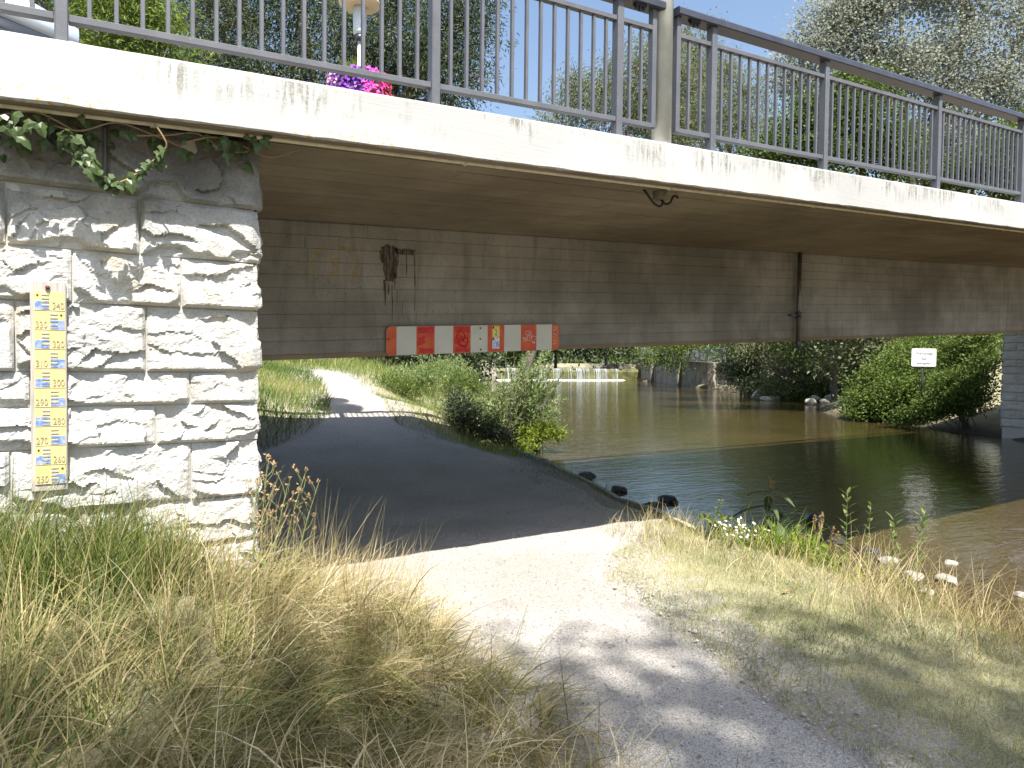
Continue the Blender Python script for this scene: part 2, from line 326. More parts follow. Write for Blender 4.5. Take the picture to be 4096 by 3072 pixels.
m.bump(h, 0.20, 0.10); M['water'] = m.fin(c, 0.03, 0, 0.5); m.p.inputs['IOR'].default_value = 1.33
M['fall'] = plain('falling_water', (0.42, 0.44, 0.45), 0.25, 0, 0.1, 6)
M['foam'] = plain('foam', (0.6, 0.61, 0.60), 0.6, 0, 0.1, 6)
M['algae'] = plain('algae_covered_weir', (0.10, 0.10, 0.035), 0.5, 0, 0.6, 1.2)
M['wet_rock'] = plain('wet_dark_rock', (0.035, 0.032, 0.028), 0.45, 0, 0.4, 9)
M['pale_rock'] = plain('pale_limestone_rock', (0.27, 0.25, 0.22), 0.9, 0, 0.3, 12)
M['boulder'] = plain('bank_boulder', (0.30, 0.27, 0.22), 0.9, 0, 0.3, 4)
M['fence'] = plain('blue_grey_fence_paint', (0.20, 0.23, 0.26), 0.5)
def leafy(name, stops, trans=0.35, rough=0.55):
    m = N(name); a = m.n('ShaderNodeAttribute', _attribute_name='tint'); c = m.ramp(a.outputs['Fac'], stops)
    m.fin(c, rough, 0, 0.3); t = m.n('ShaderNodeBsdfTranslucent'); m.l(c, t.inputs['Color'])
    mx = m.n('ShaderNodeMixShader'); mx.inputs[0].default_value = trans
    m.l(m.p.outputs[0], mx.inputs[1]); m.l(t.outputs[0], mx.inputs[2]); m.l(mx.outputs[0], m.out.inputs['Surface']); return m.m
M['dry_grass'] = leafy('dry_grass', [(0.0, (0.07, 0.10, 0.025)), (0.25, (0.16, 0.18, 0.05)), (0.5, (0.33, 0.275, 0.12)), (0.8, (0.49, 0.395, 0.20)), (1.0, (0.66, 0.57, 0.37))], 0.35)
M['lawn'] = leafy('short_dry_grass', [(0.0, (0.08, 0.13, 0.03)), (0.35, (0.22, 0.26, 0.08)), (0.65, (0.46, 0.44, 0.20)), (1.0, (0.64, 0.60, 0.37))], 0.4)
M['green_grass'] = leafy('green_grass', [(0.0, (0.045, 0.085, 0.012)), (0.4, (0.13, 0.20, 0.03)), (0.7, (0.27, 0.28, 0.08)), (1.0, (0.42, 0.36, 0.17))], 0.45)
M['bright_grass'] = leafy('bright_grass', [(0.0, (0.13, 0.23, 0.02)), (1.0, (0.34, 0.44, 0.06))], 0.45)
M['dark_leaf'] = leafy('dark_green_leaves', [(0.0, (0.014, 0.026, 0.012)), (0.45, (0.04, 0.062, 0.028)), (0.75, (0.13, 0.16, 0.075)), (1.0, (0.25, 0.28, 0.155))], 0.35)
M['bright_leaf'] = leafy('bright_green_leaves', [(0.0, (0.05, 0.085, 0.015)), (1.0, (0.20, 0.27, 0.045))], 0.45)
M['willow_leaf'] = leafy('pale_willow_leaves', [(0.0, (0.085, 0.105, 0.045)), (1.0, (0.26, 0.275, 0.13))], 0.42)
M['silver_leaf'] = leafy('silver_poplar_leaves', [(0.0, (0.18, 0.195, 0.145)), (0.55, (0.28, 0.30, 0.235)), (1.0, (0.42, 0.43, 0.365))], 0.5)
M['alder_leaf'] = leafy('deep_green_leaves', [(0.0, (0.03, 0.055, 0.009)), (1.0, (0.13, 0.19, 0.03))], 0.42)
M['bush_leaf'] = leafy('bank_bush_leaves', [(0.0, (0.04, 0.07, 0.012)), (0.8, (0.13, 0.185, 0.03)), (0.93, (0.20, 0.22, 0.05)), (1.0, (0.42, 0.33, 0.04))], 0.4)
M['shrub_leaf'] = leafy('shrub_leaves', [(0.0, (0.06, 0.10, 0.02)), (0.55, (0.19, 0.26, 0.075)), (0.9, (0.36, 0.40, 0.22)), (1.0, (0.40, 0.24, 0.04))], 0.4)
M['cress_leaf'] = leafy('yellow_green_leaves', [(0.0, (0.08, 0.12, 0.012)), (1.0, (0.27, 0.33, 0.04))], 0.45)
M['ivy_leaf'] = leafy('ivy_leaves', [(0.0, (0.035, 0.06, 0.02)), (1.0, (0.07, 0.10, 0.035))], 0.2, 0.35)
M['weed_leaf'] = leafy('weed_leaves', [(0.0, (0.10, 0.145, 0.035)), (1.0, (0.22, 0.26, 0.08))], 0.4)
M['dock_leaf'] = leafy('dock_leaves', [(0.0, (0.05, 0.075, 0.03)), (1.0, (0.10, 0.13, 0.055))], 0.3)
M['seed'] = leafy('tan_seed_heads', [(0.0, (0.24, 0.15, 0.07)), (1.0, (0.42, 0.29, 0.15))], 0.2)
M['daisy'] = plain('white_petals', (0.8, 0.8, 0.76), 0.7); M['daisy_eye'] = plain('yellow_flower_centre', (0.6, 0.42, 0.03), 0.7)
M['bark'] = plain('grey_brown_bark', (0.10, 0.085, 0.07), 0.95, 0, 0.4, 6); M['pale_bark'] = plain('pale_poplar_bark', (0.33, 0.30, 0.25), 0.9, 0, 0.3, 5)
M['stem'] = plain('green_stems', (0.17, 0.19, 0.07), 0.7, 0, 0.25, 20); M['vine'] = plain('ivy_stems', (0.22, 0.15, 0.08), 0.8)
M['pet_purple'] = plain('purple_petals', (0.20, 0.04, 0.42), 0.6, 0, 0.2, 9); M['pet_pink'] = plain('pink_petals', (0.72, 0.40, 0.58), 0.6, 0, 0.2, 9)
M['pet_mag'] = plain('magenta_petals', (0.70, 0.05, 0.34), 0.6, 0, 0.2, 9); M['pet_red'] = plain('red_petals', (0.62, 0.02, 0.03), 0.6, 0, 0.2, 9)

# ------------------------------------------------------------------ terrain
W = -1.0
shoreL = np.array([(10, -60), (8.6, -12), (6.6, -3), (5.85, 0.5), (5.95, 2.0), (6.2, 3.1), (6.38, 4.1), (6.35, 4.9), (6.65, 5.7), (7.15, 6.8), (7.9, 8.6), (8.6, 10.6), (9.3, 12.8), (11.0, 16.3), (14.5, 20.6), (24, 36), (36, 60), (50, 93), (62, 140), (90, 300)], float)
shoreR = np.array([(36, -60), (32, -10), (28, 2), (25.5, 7), (26.6, 10.6), (30.2, 13.6), (32.2, 17.5), (32.6, 21), (39, 27), (48.3, 32.8), (58.5, 45.0), (61.6, 54.5), (81.5, 89.5), (98, 140), (140, 300)], float)
def sdist(x, y, L):
    x = np.asarray(x, float); y = np.asarray(y, float); best = np.full(x.shape, 1e9); sg = np.ones(x.shape)
    for (ax, ay), (bx, by) in zip(L[:-1], L[1:]):
        dx, dy = bx - ax, by - ay; t = np.clip(((x - ax) * dx + (y - ay) * dy) / (dx * dx + dy * dy), 0, 1)
        d = np.hypot(x - ax - t * dx, y - ay - t * dy); cr = dx * (y - ay) - dy * (x - ax)
        m = d < best - 1e-9; best = np.where(m, d, best); sg = np.where(m, np.sign(cr), sg)
    return best * sg
PY = np.array([-60, 0, 3.5, 4.6, 5.7, 7.5, 10, 12, 14, 16.5, 18.5, 20, 26, 60, 300])
PZ = np.array([0.1, 0.0, 0.0, -0.02, -0.07, -0.22, -0.2, 0.05, 0.40, 0.72, 0.98, 1.22, 1.5, 1.7, 2.0])
def land_left(x, y):
    z = np.interp(y, PY, PZ)
    k = np.interp(y, [-2, 0, 2, 3.6, 4.5, 5.0], [0.15, 0.22, 0.30, 0.42, 0.5, 0.5])
    edge = np.interp(y, [0, 2.4, 4.1, 5], [1.55, 1.78, 2.0, 1.6])
    z = z + k * sstep(0.0, 1.7, edge - x) * (y < 4.9) + 0.12 * sstep(1.6, 3.2, edge - x) * (y < 4.9)
    kr = sstep(0.2, 2.0, x - np.interp(y, [5, 8.8, 11.2, 12.6, 14], [5.0, 6.2, 6.0, 5.8, 5.8])) * sstep(8, 10, y) * sstep(15.5, 13.5, y); z = z + (np.minimum(z, -0.22) - z) * kr
    lft = np.interp(y, [12, 14, 16, 18.5, 22], [2.9, 4.1, 4.9, 5.4, 5.5])
    z = z + 0.35 * sstep(0.0, 2.5, lft - x) * sstep(12.3, 13.6, y) + 0.12 * fbm(x * 0.7, y * 0.7, 5, 3) * sstep(12.5, 14, y)
    return z
def land_right(x, y):
    dr = -sdist(x, y, shoreR)
    up = W + 0.35 + 0.17 * np.maximum(dr, 0) + 1.6 * sstep(8, 16, dr); up = np.minimum(up, 2.0)
    wallb = sstep(42, 50, y); up = up * (1 - wallb) + (1.55 + 0 * x) * wallb
    un = W + 0.14 + 0.22 * np.maximum(dr, 0); w_ = sstep(14.5, 12.5, y) * sstep(2, 4, y)
    z = up * (1 - w_) + np.minimum(un, 1.0) * w_
    return z + 0.15 * fbm(x * 0.5, y * 0.5, 8, 3)
def gz(x, y):
    x = np.asarray(x, float); y = np.asarray(y, float)
    dl = sdist(x, y, shoreL); dr = -sdist(x, y, shoreR)
    wl = np.interp(y, [3.5, 5.2, 6.5, 12.5, 14.5, 18, 30], [1.1, 1.05, 1.0, 1.2, 2.8, 5.5, 9.0]); wr = np.interp(y, [3, 13, 15, 40, 50, 90], [3.0, 3.0, 2.2, 2.0, 0.6, 0.6])
    zb = W - 0.1 - 0.7 * sstep(0, 4, np.minimum(-dl, -dr))
    zl = W - 0.1 + (land_left(x, y) - W + 0.1) * sstep(0, 1, dl / wl)
    zr = W - 0.1 + (land_right(x, y) - W + 0.1) * sstep(0, 1, dr / wr)
    z = np.where(dl > 0, zl, np.where(dr > 0, zr, zb))
    return z + 0.03 * (fbm(x * 2.2, y * 2.2, 3, 4) - 0.5)
# gravel path: left and right edge by y
pe_y = np.array([-12, 0, 1.8, 2.4, 3.2, 4.2, 4.8, 5.2, 5.7, 8.8, 11.2, 12.6, 13.5, 14.6, 16.6, 18.5, 19.9, 22, 26, 40])
pe_l = np.array([1.4, 1.45, 1.68, 1.80, 1.97, 2.12, 2.02, 1.4, 0.95, 0.95, 1.6, 3.0, 4.0, 4.6, 5.2, 5.6, 5.75, 5.6, 4.2, -4])
pe_r = np.array([2.6, 2.6, 2.83, 2.98, 3.24, 3.62, 4.15, 4.75, 5.35, 6.75, 7.05, 6.3, 5.75, 6.0, 6.6, 7.05, 6.95, 6.6, 5.2, -2.8])
def path_mask(x, y):
    l = np.interp(y, pe_y, pe_l); r = np.interp(y, pe_y, pe_r); return np.minimum(x - l, r - x)
def axis(lo, hi, f0, f1, fine, ratio=1.12):
    a = list(np.arange(f0, f1 + 1e-6, fine)); st = fine
    while a[-1] < hi: st *= ratio; a.append(a[-1] + st)
    st = fine
    while a[0] > lo: st *= ratio; a.insert(0, a[0] - st)
    return np.array(a)
gx = axis(-260, 330, -3, 12, 0.14); gy = axis(-80, 420, -1, 20, 0.14)
X, Y = np.meshgrid(gx, gy); Z = gz(X, Y); pm = path_mask(X, Y); Z = Z - 0.05 * sstep(0.10, 0.35, pm)
nx, ny = len(gx), len(gy); idx = np.arange(nx * ny).reshape(ny, nx)
GF = np.stack([idx[:-1, :-1], idx[:-1, 1:], idx[1:, 1:], idx[1:, :-1]], -1).reshape(-1, 4)
part('ground', np_mesh('ground', np.stack([X, Y, Z], -1).reshape(-1, 3), GF, M['ground'], True, sstep(-1.1, 0.15, pm).ravel()), kind='structure')
ys = np.concatenate([np.arange(-6, 22, 0.09), np.arange(22, 40, 0.6)]); nu = 44
l = np.interp(ys, pe_y, pe_l) + 0.22 * (fbm(ys * 1.7, ys * 0 + 3, 21, 4) - 0.5); r = np.interp(ys, pe_y, pe_r) + 0.34 * (fbm(ys * 1.4, ys * 0 + 9, 31, 4) - 0.5)
U = np.linspace(0, 1, nu)[None, :]; X = l[:, None] * (1 - U) + r[:, None] * U; Y = np.repeat(ys[:, None], nu, 1)
e = np.minimum(U, 1 - U) * (r - l)[:, None]; Z = gz(X, Y) + 0.012 - 0.03 * (1 - sstep(0.0, 0.12, e)) - 0.018 * sstep(0.3, 1.0, e) * 0
idx = np.arange(len(ys) * nu).reshape(len(ys), nu)
part('path', np_mesh('path', np.stack([X, Y, Z], -1).reshape(-1, 3), np.stack([idx[:-1, :-1], idx[:-1, 1:], idx[1:, 1:], idx[1:, :-1]], -1).reshape(-1, 4), M['gravel'], True), kind='structure')
n = 6500; Yp = rng.uniform(0.8, 6.5, n) ** 1.0; Xp = np.interp(Yp, pe_y, pe_l) - 0.15 + rng.random(n) * (np.interp(Yp, pe_y, pe_r) - np.interp(Yp, pe_y, pe_l) + 0.45); sz = 0.0025 + 0.0022 * rng.gamma(1.2, 1.0, n)
base8 = np.array([(1, 0, 0), (0, 1, 0), (-1, 0, 0), (0, -1, 0), (0, 0, 0.8), (0, 0, -0.6)], float); fac8 = np.array([(0, 1, 4), (1, 2, 4), (2, 3, 4), (3, 0, 4), (1, 0, 5), (2, 1, 5), (3, 2, 5), (0, 3, 5)])
an = rng.uniform(0, 6.3, n); V = base8[None] * (sz[:, None, None] * rng.uniform(0.7, 1.5, (n, 1, 3))); Vx = V[:, :, 0] * np.cos(an)[:, None] - V[:, :, 1] * np.sin(an)[:, None]; Vy = V[:, :, 0] * np.sin(an)[:, None] + V[:, :, 1] * np.cos(an)[:, None]
V = np.stack([Vx + Xp[:, None], Vy + Yp[:, None], V[:, :, 2] + (gz(Xp, Yp) + 0.014)[:, None]], -1).reshape(-1, 3); F = (fac8[None] + 6 * np.arange(n)[:, None, None]).reshape(-1, 3)
m = N('loose_stones'); a_ = m.n('ShaderNodeAttribute', _attribute_name='tint'); M['loose'] = m.fin(m.ramp(a_.outputs['Fac'], [(0.0, (0.20, 0.185, 0.165)), (0.5, (0.36, 0.335, 0.30)), (1.0, (0.50, 0.475, 0.43))]), 0.9)
part('gravel', np_mesh('gravel', V, F, M['loose'], False, np.repeat(rng.random(n), 6)), None, label='loose gravel stones scattered over the path', kind='stuff')
n = 170; Yp = rng.uniform(1.2, 12.0, n); Xp = np.interp(Yp, pe_y, pe_l) + rng.random(n) * (np.interp(Yp, pe_y, pe_r) - np.interp(Yp, pe_y, pe_l) + 0.9); C = np.stack([Xp, Yp, gz(Xp, Yp) + 0.022], 1)
an = rng.uniform(0, 6.3, n); Dv = np.stack([np.cos(an), np.sin(an), 0.15 * rng.normal(size=n)], 1); Sv = np.stack([-np.sin(an), np.cos(an), 0.4 * rng.normal(size=n)], 1); ll_ = rng.uniform(0.018, 0.05, n)[:, None]; ww_ = ll_ * rng.uniform(0.12, 0.5, (n, 1))
V = np.stack([C, C + Dv * ll_ * 0.5 + Sv * ww_ * 0.5, C + Dv * ll_, C + Dv * ll_ * 0.5 - Sv * ww_ * 0.5], 1).reshape(-1, 3)
part('leaf_litter', np_mesh('leaf_litter', V, np.arange(4 * n).reshape(n, 4), M['seed'], False, np.repeat(rng.random(n) * 0.6, 4)), None, label='scattered brown leaves and twigs lying on the path', kind='stuff')
# kerb along the water under the bridge
kp = np.array([(5.45, 5.2), (6.0, 6.3), (6.9, 8.7), (7.35, 10.3), (7.9, 12.2), (8.3, 13.4)]); V, F = [], []
kk = np.linspace(0, 1, 40); kx = np.interp(kk * 5, range(6), kp[:, 0]); ky = np.interp(kk * 5, range(6), kp[:, 1])
for i in range(40):
    z = float(gz(kx[i] - 0.35, ky[i])) + 0.02 + random.uniform(-0.012, 0.012); j = random.uniform(-0.015, 0.015)
    V += [(kx[i] + j, ky[i], z), (kx[i] + 0.085 + j, ky[i] - 0.02, z - 0.012), (kx[i] + 0.10 + j, ky[i] - 0.02, z - 0.35), (kx[i] + j, ky[i], z - 0.35)]
    if i: F += [((i - 1) * 4 + a, (i - 1) * 4 + (a + 1) % 4, i * 4 + (a + 1) % 4, i * 4 + a) for a in range(4)]
part('kerb', py_mesh('kerb', V, F, M['kerb']), kind='structure')
# river: lower reach and the pool above the weir
def sheet(name, pts, z, mat):
    return py_mesh(name, [(p[0], p[1], z) for p in pts], [tuple(range(len(pts)))], mat)
wl0, wl1 = np.array([46.0, 93.9]), np.array([84.0, 89.0])       # weir line
part('water', sheet('water', [(5, -60), (45, -60), (45, 5), (62, 40), (90, 88.4), (40, 94.7), (26, 55), (7, 17), (5, 10)], W, M['water']), kind='structure')
ZP = 0.82
part('water', sheet('water', [(40, 95.6), (90, 89.2), (150, 300), (50, 300)], ZP, M['water']), kind='structure')

# ------------------------------------------------------------------ bridge
YF, ZF0, ZT0, ZS0, YG, ZG0 = 4.15, 2.884, 3.2056, 2.914, 6.98, 1.565
XA, XB = 0.975, 30.2              # faces of the two abutments
bridge = thing('concrete_bridge', 'long board-marked concrete road bridge crossing the river, with pale painted edge beam', 'bridge', (15, 8.3, 2.9))
# edge beam: chamfered top, drip edge, slightly ragged arris
def edge_beam(name, y0, sgn):
    xs = np.arange(-7, 37.01, 0.06); prof = [(0.02, 0.0), (0.0, 0.008), (0.0, 0.30), (0.006, 0.315), (0.03, 0.3216), (0.34, 0.330), (0.34, 0.05), (0.125, 0.05), (0.10, 0.0)]
    n = len(prof); V = np.zeros((len(xs), n, 3))
    for k, (dy, dz) in enumerate(prof):
        wob = (fbm(xs * 9, xs * 0 + k, 40, 4) - 0.5) * (0.016 if k in (0, 1) else 0.004)
        V[:, k] = np.stack([xs, y0 + sgn * dy + xs * 0 + wob * 0.4, ZF0 + dz + SL * xs + wob], 1)
    i = np.arange(len(xs) - 1)[:, None] * n; k = np.arange(n)[None, :]; k2 = (k + 1) % n
    F = np.stack([i + k, i + n + k, i + n + k2, i + k2], -1).reshape(-1, 4)
    if sgn > 0: F = F[:, ::-1]
    fm = np.tile(np.array([0, 0, 0, 0, 0, 0, 1, 1, 1]), len(xs) - 1); return np_mesh(name, V.reshape(-1, 3), F, None, mats=[M['fascia'], M['soffit']], fmat=fm)
part('edge_beam', edge_beam('edge_beam', YF, 1), bridge)
part('edge_beam', edge_beam('edge_beam_rear', 12.65, -1), bridge)
part('deck_slab', box('deck_slab', -7, 37, 4.28, 12.45, ZS0 + 0.02, 3.17, M['soffit'], SL), bridge)
part('roadway', box('roadway', -7, 37, 5.9, 10.9, 3.172, 3.176, M['asphalt'], SL), bridge)
def boards(name, x0, x1, rows, face, mat, lmin, lmax):
    for (a, b) in rows:
        x = x0 - random.uniform(0, lmax)
        while x < x1:
            ln = random.uniform(lmin, lmax); xa, xb = max(x, x0), min(x + ln, x1)
            if xb - xa > 0.05:
                o = random.uniform(0, 0.004); part(name, face(xa + 0.0015, xb - 0.0015, a, b, o, mat), bridge)
            x += ln
# soffit boards (run along the bridge) and the first girder with its board courses
sr = np.linspace(4.278, YG, 17)
boards('soffit_board', XA + 0.02, 24.0, list(zip(sr[:-1] + 0.003, sr[1:] - 0.003)), lambda xa, xb, a, b, o, mt: box('soffit_board', xa, xb, a, b, ZS0 - o, ZS0 + 0.03, mt, SL), M['soffit'], 2.6, 4.6)
part('soffit_panel', box('soffit_panel', 24.0, XB, 4.278, YG, ZS0, ZS0 + 0.03, M['soffit'], SL), bridge)
g1 = part('girder', box('girder', -2, XB + 1.2, YG + 0.012, YG + 0.5, ZG0 + 0.045, ZS0, M['girder'], SL), bridge)
V = [(x, y, z + SL * x) for x in (-2, XB + 1.2) for (y, z) in ((YG, ZG0 + 0.048), (YG + 0.045, ZG0), (YG + 0.46, ZG0), (YG + 0.505, ZG0 + 0.046))]
part('girder_chamfer', py_mesh('girder_chamfer', V, [(0, 1, 5, 4), (1, 2, 6, 5), (2, 3, 7, 6), (3, 0, 4, 7), (3, 2, 1, 0), (4, 5, 6, 7)], M['soffit']), bridge)
zr = np.linspace(ZG0 + 0.05, ZS0 - 0.01, 11)
boards('formwork_panel', XA + 0.03, 25.0, [(a + 0.0022, b - 0.0022) for a, b in zip(zr[:-1], zr[1:])], lambda xa, xb, a, b, o, mt: box('formwork_panel', xa, xb, YG - 0.001 - o * 0.7, YG + 0.012, a, b, mt, SL), M['girder'], 2.2, 4.8)
part('girder_facing', box('girder_facing', 25.0, XB + 1.2, YG, YG + 0.012, ZG0 + 0.05, ZS0, M['girder'], SL), bridge)
part('girder', box('girder_rear', -2, XB + 1.2, 9.5, 10.0, ZG0, ZS0 + 0.02, M['girder'], SL), bridge)
part('bearing', box('bearing', XB - 1.6, XB - 1.3, 9.6, 9.9, ZG0 - 0.16, ZG0, M['black'], SL), bridge)
# flat marks on the girder face: tar splash, old survey number in a ring
def decal(name, polys, y, mat, parent):
    V, F = [], []
    for p in polys:
        k = len(V); V += [(q[0], y, q[1]) for q in p]; F.append(tuple(k + i for i in range(len(p))))
    return part(name, py_mesh(name, V, F, mat), parent)
yd = YG - 0.0062
def blot(pts, jit, seed):
    q = []
    for (a, b) in zip(pts, pts[1:] + pts[:1]):
        for t in np.linspace(0, 1, 7)[:-1]: q.append((a[0] + (b[0] - a[0]) * t + random.uniform(-jit, jit), a[1] + (b[1] - a[1]) * t + random.uniform(-jit, jit)))
    return q
def gp(px, py): p = on_y(px, py, yd); return (p[0], p[2])
tar = [blot([gp(1522, 988), gp(1545, 978), gp(1568, 982), gp(1592, 992), gp(1594, 1035), gp(1588, 1110), gp(1570, 1128), gp(1540, 1122), gp(1534, 1060), gp(1520, 1030)], 0.008, 1), blot([gp(1580, 993), gp(1664, 998), gp(1655, 1022), gp(1590, 1018)], 0.006, 2)]
for xa, ya, yb, w in ((1540, 1120, 1225, 7), (1553, 1130, 1180, 6), (1568, 1140, 1290, 4), (1578, 1090, 1160, 4), (1625, 1015, 1110, 4), (1658, 1015, 1245, 4), (1535, 1120, 1170, 4)):
    tar.append([gp(xa - w / 2, ya), gp(xa + w / 2, ya), gp(xa + w / 2 + 2, (ya + yb) / 2), gp(xa + w * 0.2 + 1, yb), gp(xa - w * 0.2 + 1, yb), gp(xa - w / 2 + 2, (ya + yb) / 2)])
decal('tar_splash', tar, yd, M['tar'], bridge)
fx, fz = gp(1340, 1070); o = part('painted_number', text_mesh('painted_number', '5', 0.25, M['ochre_paint'], 0, -0.004, 0.85), bridge, (fx, yd, fz))
arcs = []
for a0, a1 in ((20, 78), (98, 150), (168, 210), (-40, 8)):
    for a in np.arange(a0, a1, 6):
        if random.random() < 0.25: continue
        A, B = math.radians(a), math.radians(a + 5.2); r0, r1 = 0.20, 0.222
        arcs.append([(fx + r0 * math.cos(t) * 1.02, fz + 0.01 + r0 * math.sin(t)) for t in (A, B)] + [(fx + r1 * math.cos(t) * 1.02, fz + 0.01 + r1 * math.sin(t)) for t in (B, A)])
decal('painted_ring', arcs, yd, M['ochre_paint'], bridge)['kind'] = 'stuff'

# ------------------------------------------------------------------ rock-faced abutments
def rock_face(W_, H_, seed, amp, step):
    nu, nv = max(6, int(W_ / step)), max(6, int(H_ / step)); u = np.linspace(0, W_, nu + 1); v = np.linspace(0, H_, nv + 1); U, Vv = np.meshgrid(u, v)
    e = np.minimum(np.minimum(U, W_ - U), np.minimum(Vv, H_ - Vv)); env = 0.30 + 0.70 * sstep(-0.002, 0.022, e)
    r = np.random.default_rng(seed); t = Vv / H_
    td = -0.04 + 0.75 * (fbm(U * 3.6, U * 0 + seed % 97, seed + 3, 3) - 0.36) + 0.05 * (fbm(U * 14, Vv * 14, seed + 5, 2) - 0.5)
    belly = np.where(t > td, 1 - 0.72 * (t - td) / (1 - td), np.clip(1 - (td - t) / 0.10, 0.30, 1))
    n = 14; best = np.full(U.shape, 1e9); fac = np.zeros(U.shape); cu, cv = r.uniform(0, W_, n), r.uniform(0, H_, n)
    gu, gv, g0 = r.normal(0, 0.22, n), r.normal(-0.10, 0.22, n), r.uniform(-0.5, 0.5, n)
    wu = U + 0.08 * (fbm(U * 10, Vv * 10, seed + 11, 5) - 0.5); wv = Vv + 0.08 * (fbm(U * 10 + 5, Vv * 10, seed + 12, 5) - 0.5)
    for k in range(n):
        d = np.hypot((wu - cu[k]) * 0.7, (wv - cv[k]) * 1.4); mk = d < best; best = np.where(mk, d, best)
        fac = np.where(mk, 0.022 * g0[k] + gu[k] * (U - cu[k]) + gv[k] * (Vv - cv[k]), fac)
    q = fbm(wu * 7, wv * 12, seed + 20, 5) * 7; terr = np.floor(q) + sstep(0.55, 1.0, q - np.floor(q))
    chip = fbm(wu * 26, wv * 40, seed + 30, 5)
    d = amp * env * belly + env * np.clip(fac, -0.03, 0.035) * (amp / 0.07) + env * amp * (0.06 * (terr - 3.5) + 0.34 * (chip - 0.5))
    return U, Vv, np.clip(d, -0.012, 0.055)
def grid_f(nv, nu):
    i = np.arange((nv + 1) * (nu + 1)).reshape(nv + 1, nu + 1); return np.stack([i[:-1, :-1], i[:-1, 1:], i[1:, 1:], i[1:, :-1]], -1).reshape(-1, 4)
def stone_mesh(x0, x1, z0, z1, y0, seed, amp, step, mat, corner=0.0, depth=0.12):
    Wt = (x1 - x0) + corner; U, Vv, D = rock_face(Wt, z1 - z0, seed, amp, step); w = x1 - x0
    if corner:
        arr = sstep(0.0, 0.05, np.abs(U - w)); D = D * (0.35 + 0.65 * arr)
        fx = np.where(U <= w, x0 + U, x1) + np.where(U > w, D * 0.75, np.clip(1 - (w - U) / 0.05, 0, 1) * D * 0.75)
        fy = np.where(U <= w, y0, y0 + (U - w)) - np.where(U <= w, D, np.clip(1 - (U - w) / 0.05, 0, 1) * D)
    else: fx, fy = x0 + U, y0 - D
    nv, nu = U.shape[0] - 1, U.shape[1] - 1
    P = np.stack([fx, fy, z0 + Vv], -1); F = grid_f(nv, nu); n = P.size // 3
    ring = [(0, j) for j in range(nu + 1)] + [(i, nu) for i in range(1, nv + 1)] + [(nv, j) for j in range(nu - 1, -1, -1)] + [(i, 0) for i in range(nv - 1, 0, -1)]
    bk = []
    for (i, j) in ring:
        p = P[i, j].copy()
        if corner and U[i, j] > w: p[0] -= depth
        else: p[1] += depth
        bk.append(p)
    fid = [i * (nu + 1) + j for i, j in ring]; m_ = len(ring)
    F2 = np.array([(fid[k], n + k, n + (k + 1) % m_, fid[(k + 1) % m_]) for k in range(m_)])
    return np_mesh('stone', np.vstack([P.reshape(-1, 3), bk]), np.vstack([F, F2]), mat, False)
wall = thing('stone_abutment', 'pale rock-faced limestone abutment carrying the near end of the bridge, gauge board fixed to it', 'stone wall', (0, 4.6, 0))
YW = 4.465
part('masonry_core', box('masonry_core', -5.5, XA - 0.02, YW + 0.003, 12.4, -0.6, 2.90, M['mortar']), wall)
zc = [2.945, 2.543, 2.226, 1.943, 1.575, 1.390, 1.166, 0.836, 0.567, 0.25, -0.1]
jt = [[-1.05, 0.183], [-0.258, 0.346, -1.2], [0.027, 0.555, -0.75], [-0.225, 0.375, -1.0], [-0.162, 0.601, -1.1], [-0.42, 0.424, -1.3], [-0.25, 0.606, -1.0], [-0.5, 0.236, -1.2], [-0.2, 0.5, -1.0], [0.1, -0.7]]
for k in range(10):
    xs = sorted(jt[k]); left = xs[0]
    for q in range(3): xs.insert(0, xs[0] - random.uniform(0.7, 1.2))
    xs.append(XA)
    for a, b in zip(xs[:-1], xs[1:]):
        near = b > -0.6; amp = random.uniform(0.042, 0.060) * min(1.0, ((zc[k] - zc[k + 1]) / 0.30) ** 0.5); cn = 0.42 if b == XA else 0.0
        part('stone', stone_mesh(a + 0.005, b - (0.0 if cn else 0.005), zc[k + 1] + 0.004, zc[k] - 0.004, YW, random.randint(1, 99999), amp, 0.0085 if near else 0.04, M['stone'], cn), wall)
# far abutment: smaller ashlar, its river face and its upstream corner
far = thing('stone_abutment', 'grey coursed-ashlar abutment in shade under the far end of the bridge', 'stone wall', (XB + 0.5, 9, 0))
part('masonry_core', box('masonry_core', XB + 0.02, XB + 5, 4.4, 12.98, -1.2, ZG0 + 1.45, M['mortar']), far)
z = -0.6; row = 0
fh = [0.34, 0.30, 0.36, 0.33, 0.29, 0.40, 0.28, 0.25, 0.35, 0.30, 0.28, 0.34]
for h in fh:
    y = 12.99; first = True
    while y > 4.6:
        ln = (0.45 if row % 2 else 0.75) if first else random.uniform(0.65, 0.95); a = max(4.5, y - ln)
        U, Vv, D = rock_face(y - a, h, random.randint(1, 99999), 0.035, 0.07); nv, nu = U.shape[0] - 1, U.shape[1] - 1
        wrap = (0.05 * np.clip(1 - U / 0.12, 0, 1)) if first else 0
        P = np.stack([XB - D * 0.8 - 0.004, y - U + wrap * (D / 0.035), z + Vv], -1)[:, :, :]
        P[:, :, 1] -= 0.005 * (np.arange(nu + 1) == 0); P[:, 0, 0] = XB + 0.03 if not first else P[:, 0, 0]; P[:, -1, 0] = XB + 0.03; P[0, :, 0] = XB + 0.03; P[-1, :, 0] = XB + 0.03
        part('stone', np_mesh('stone', P.reshape(-1, 3), grid_f(nv, nu), M['far_stone']), far); y = a; first = False
    z += h; row += 1
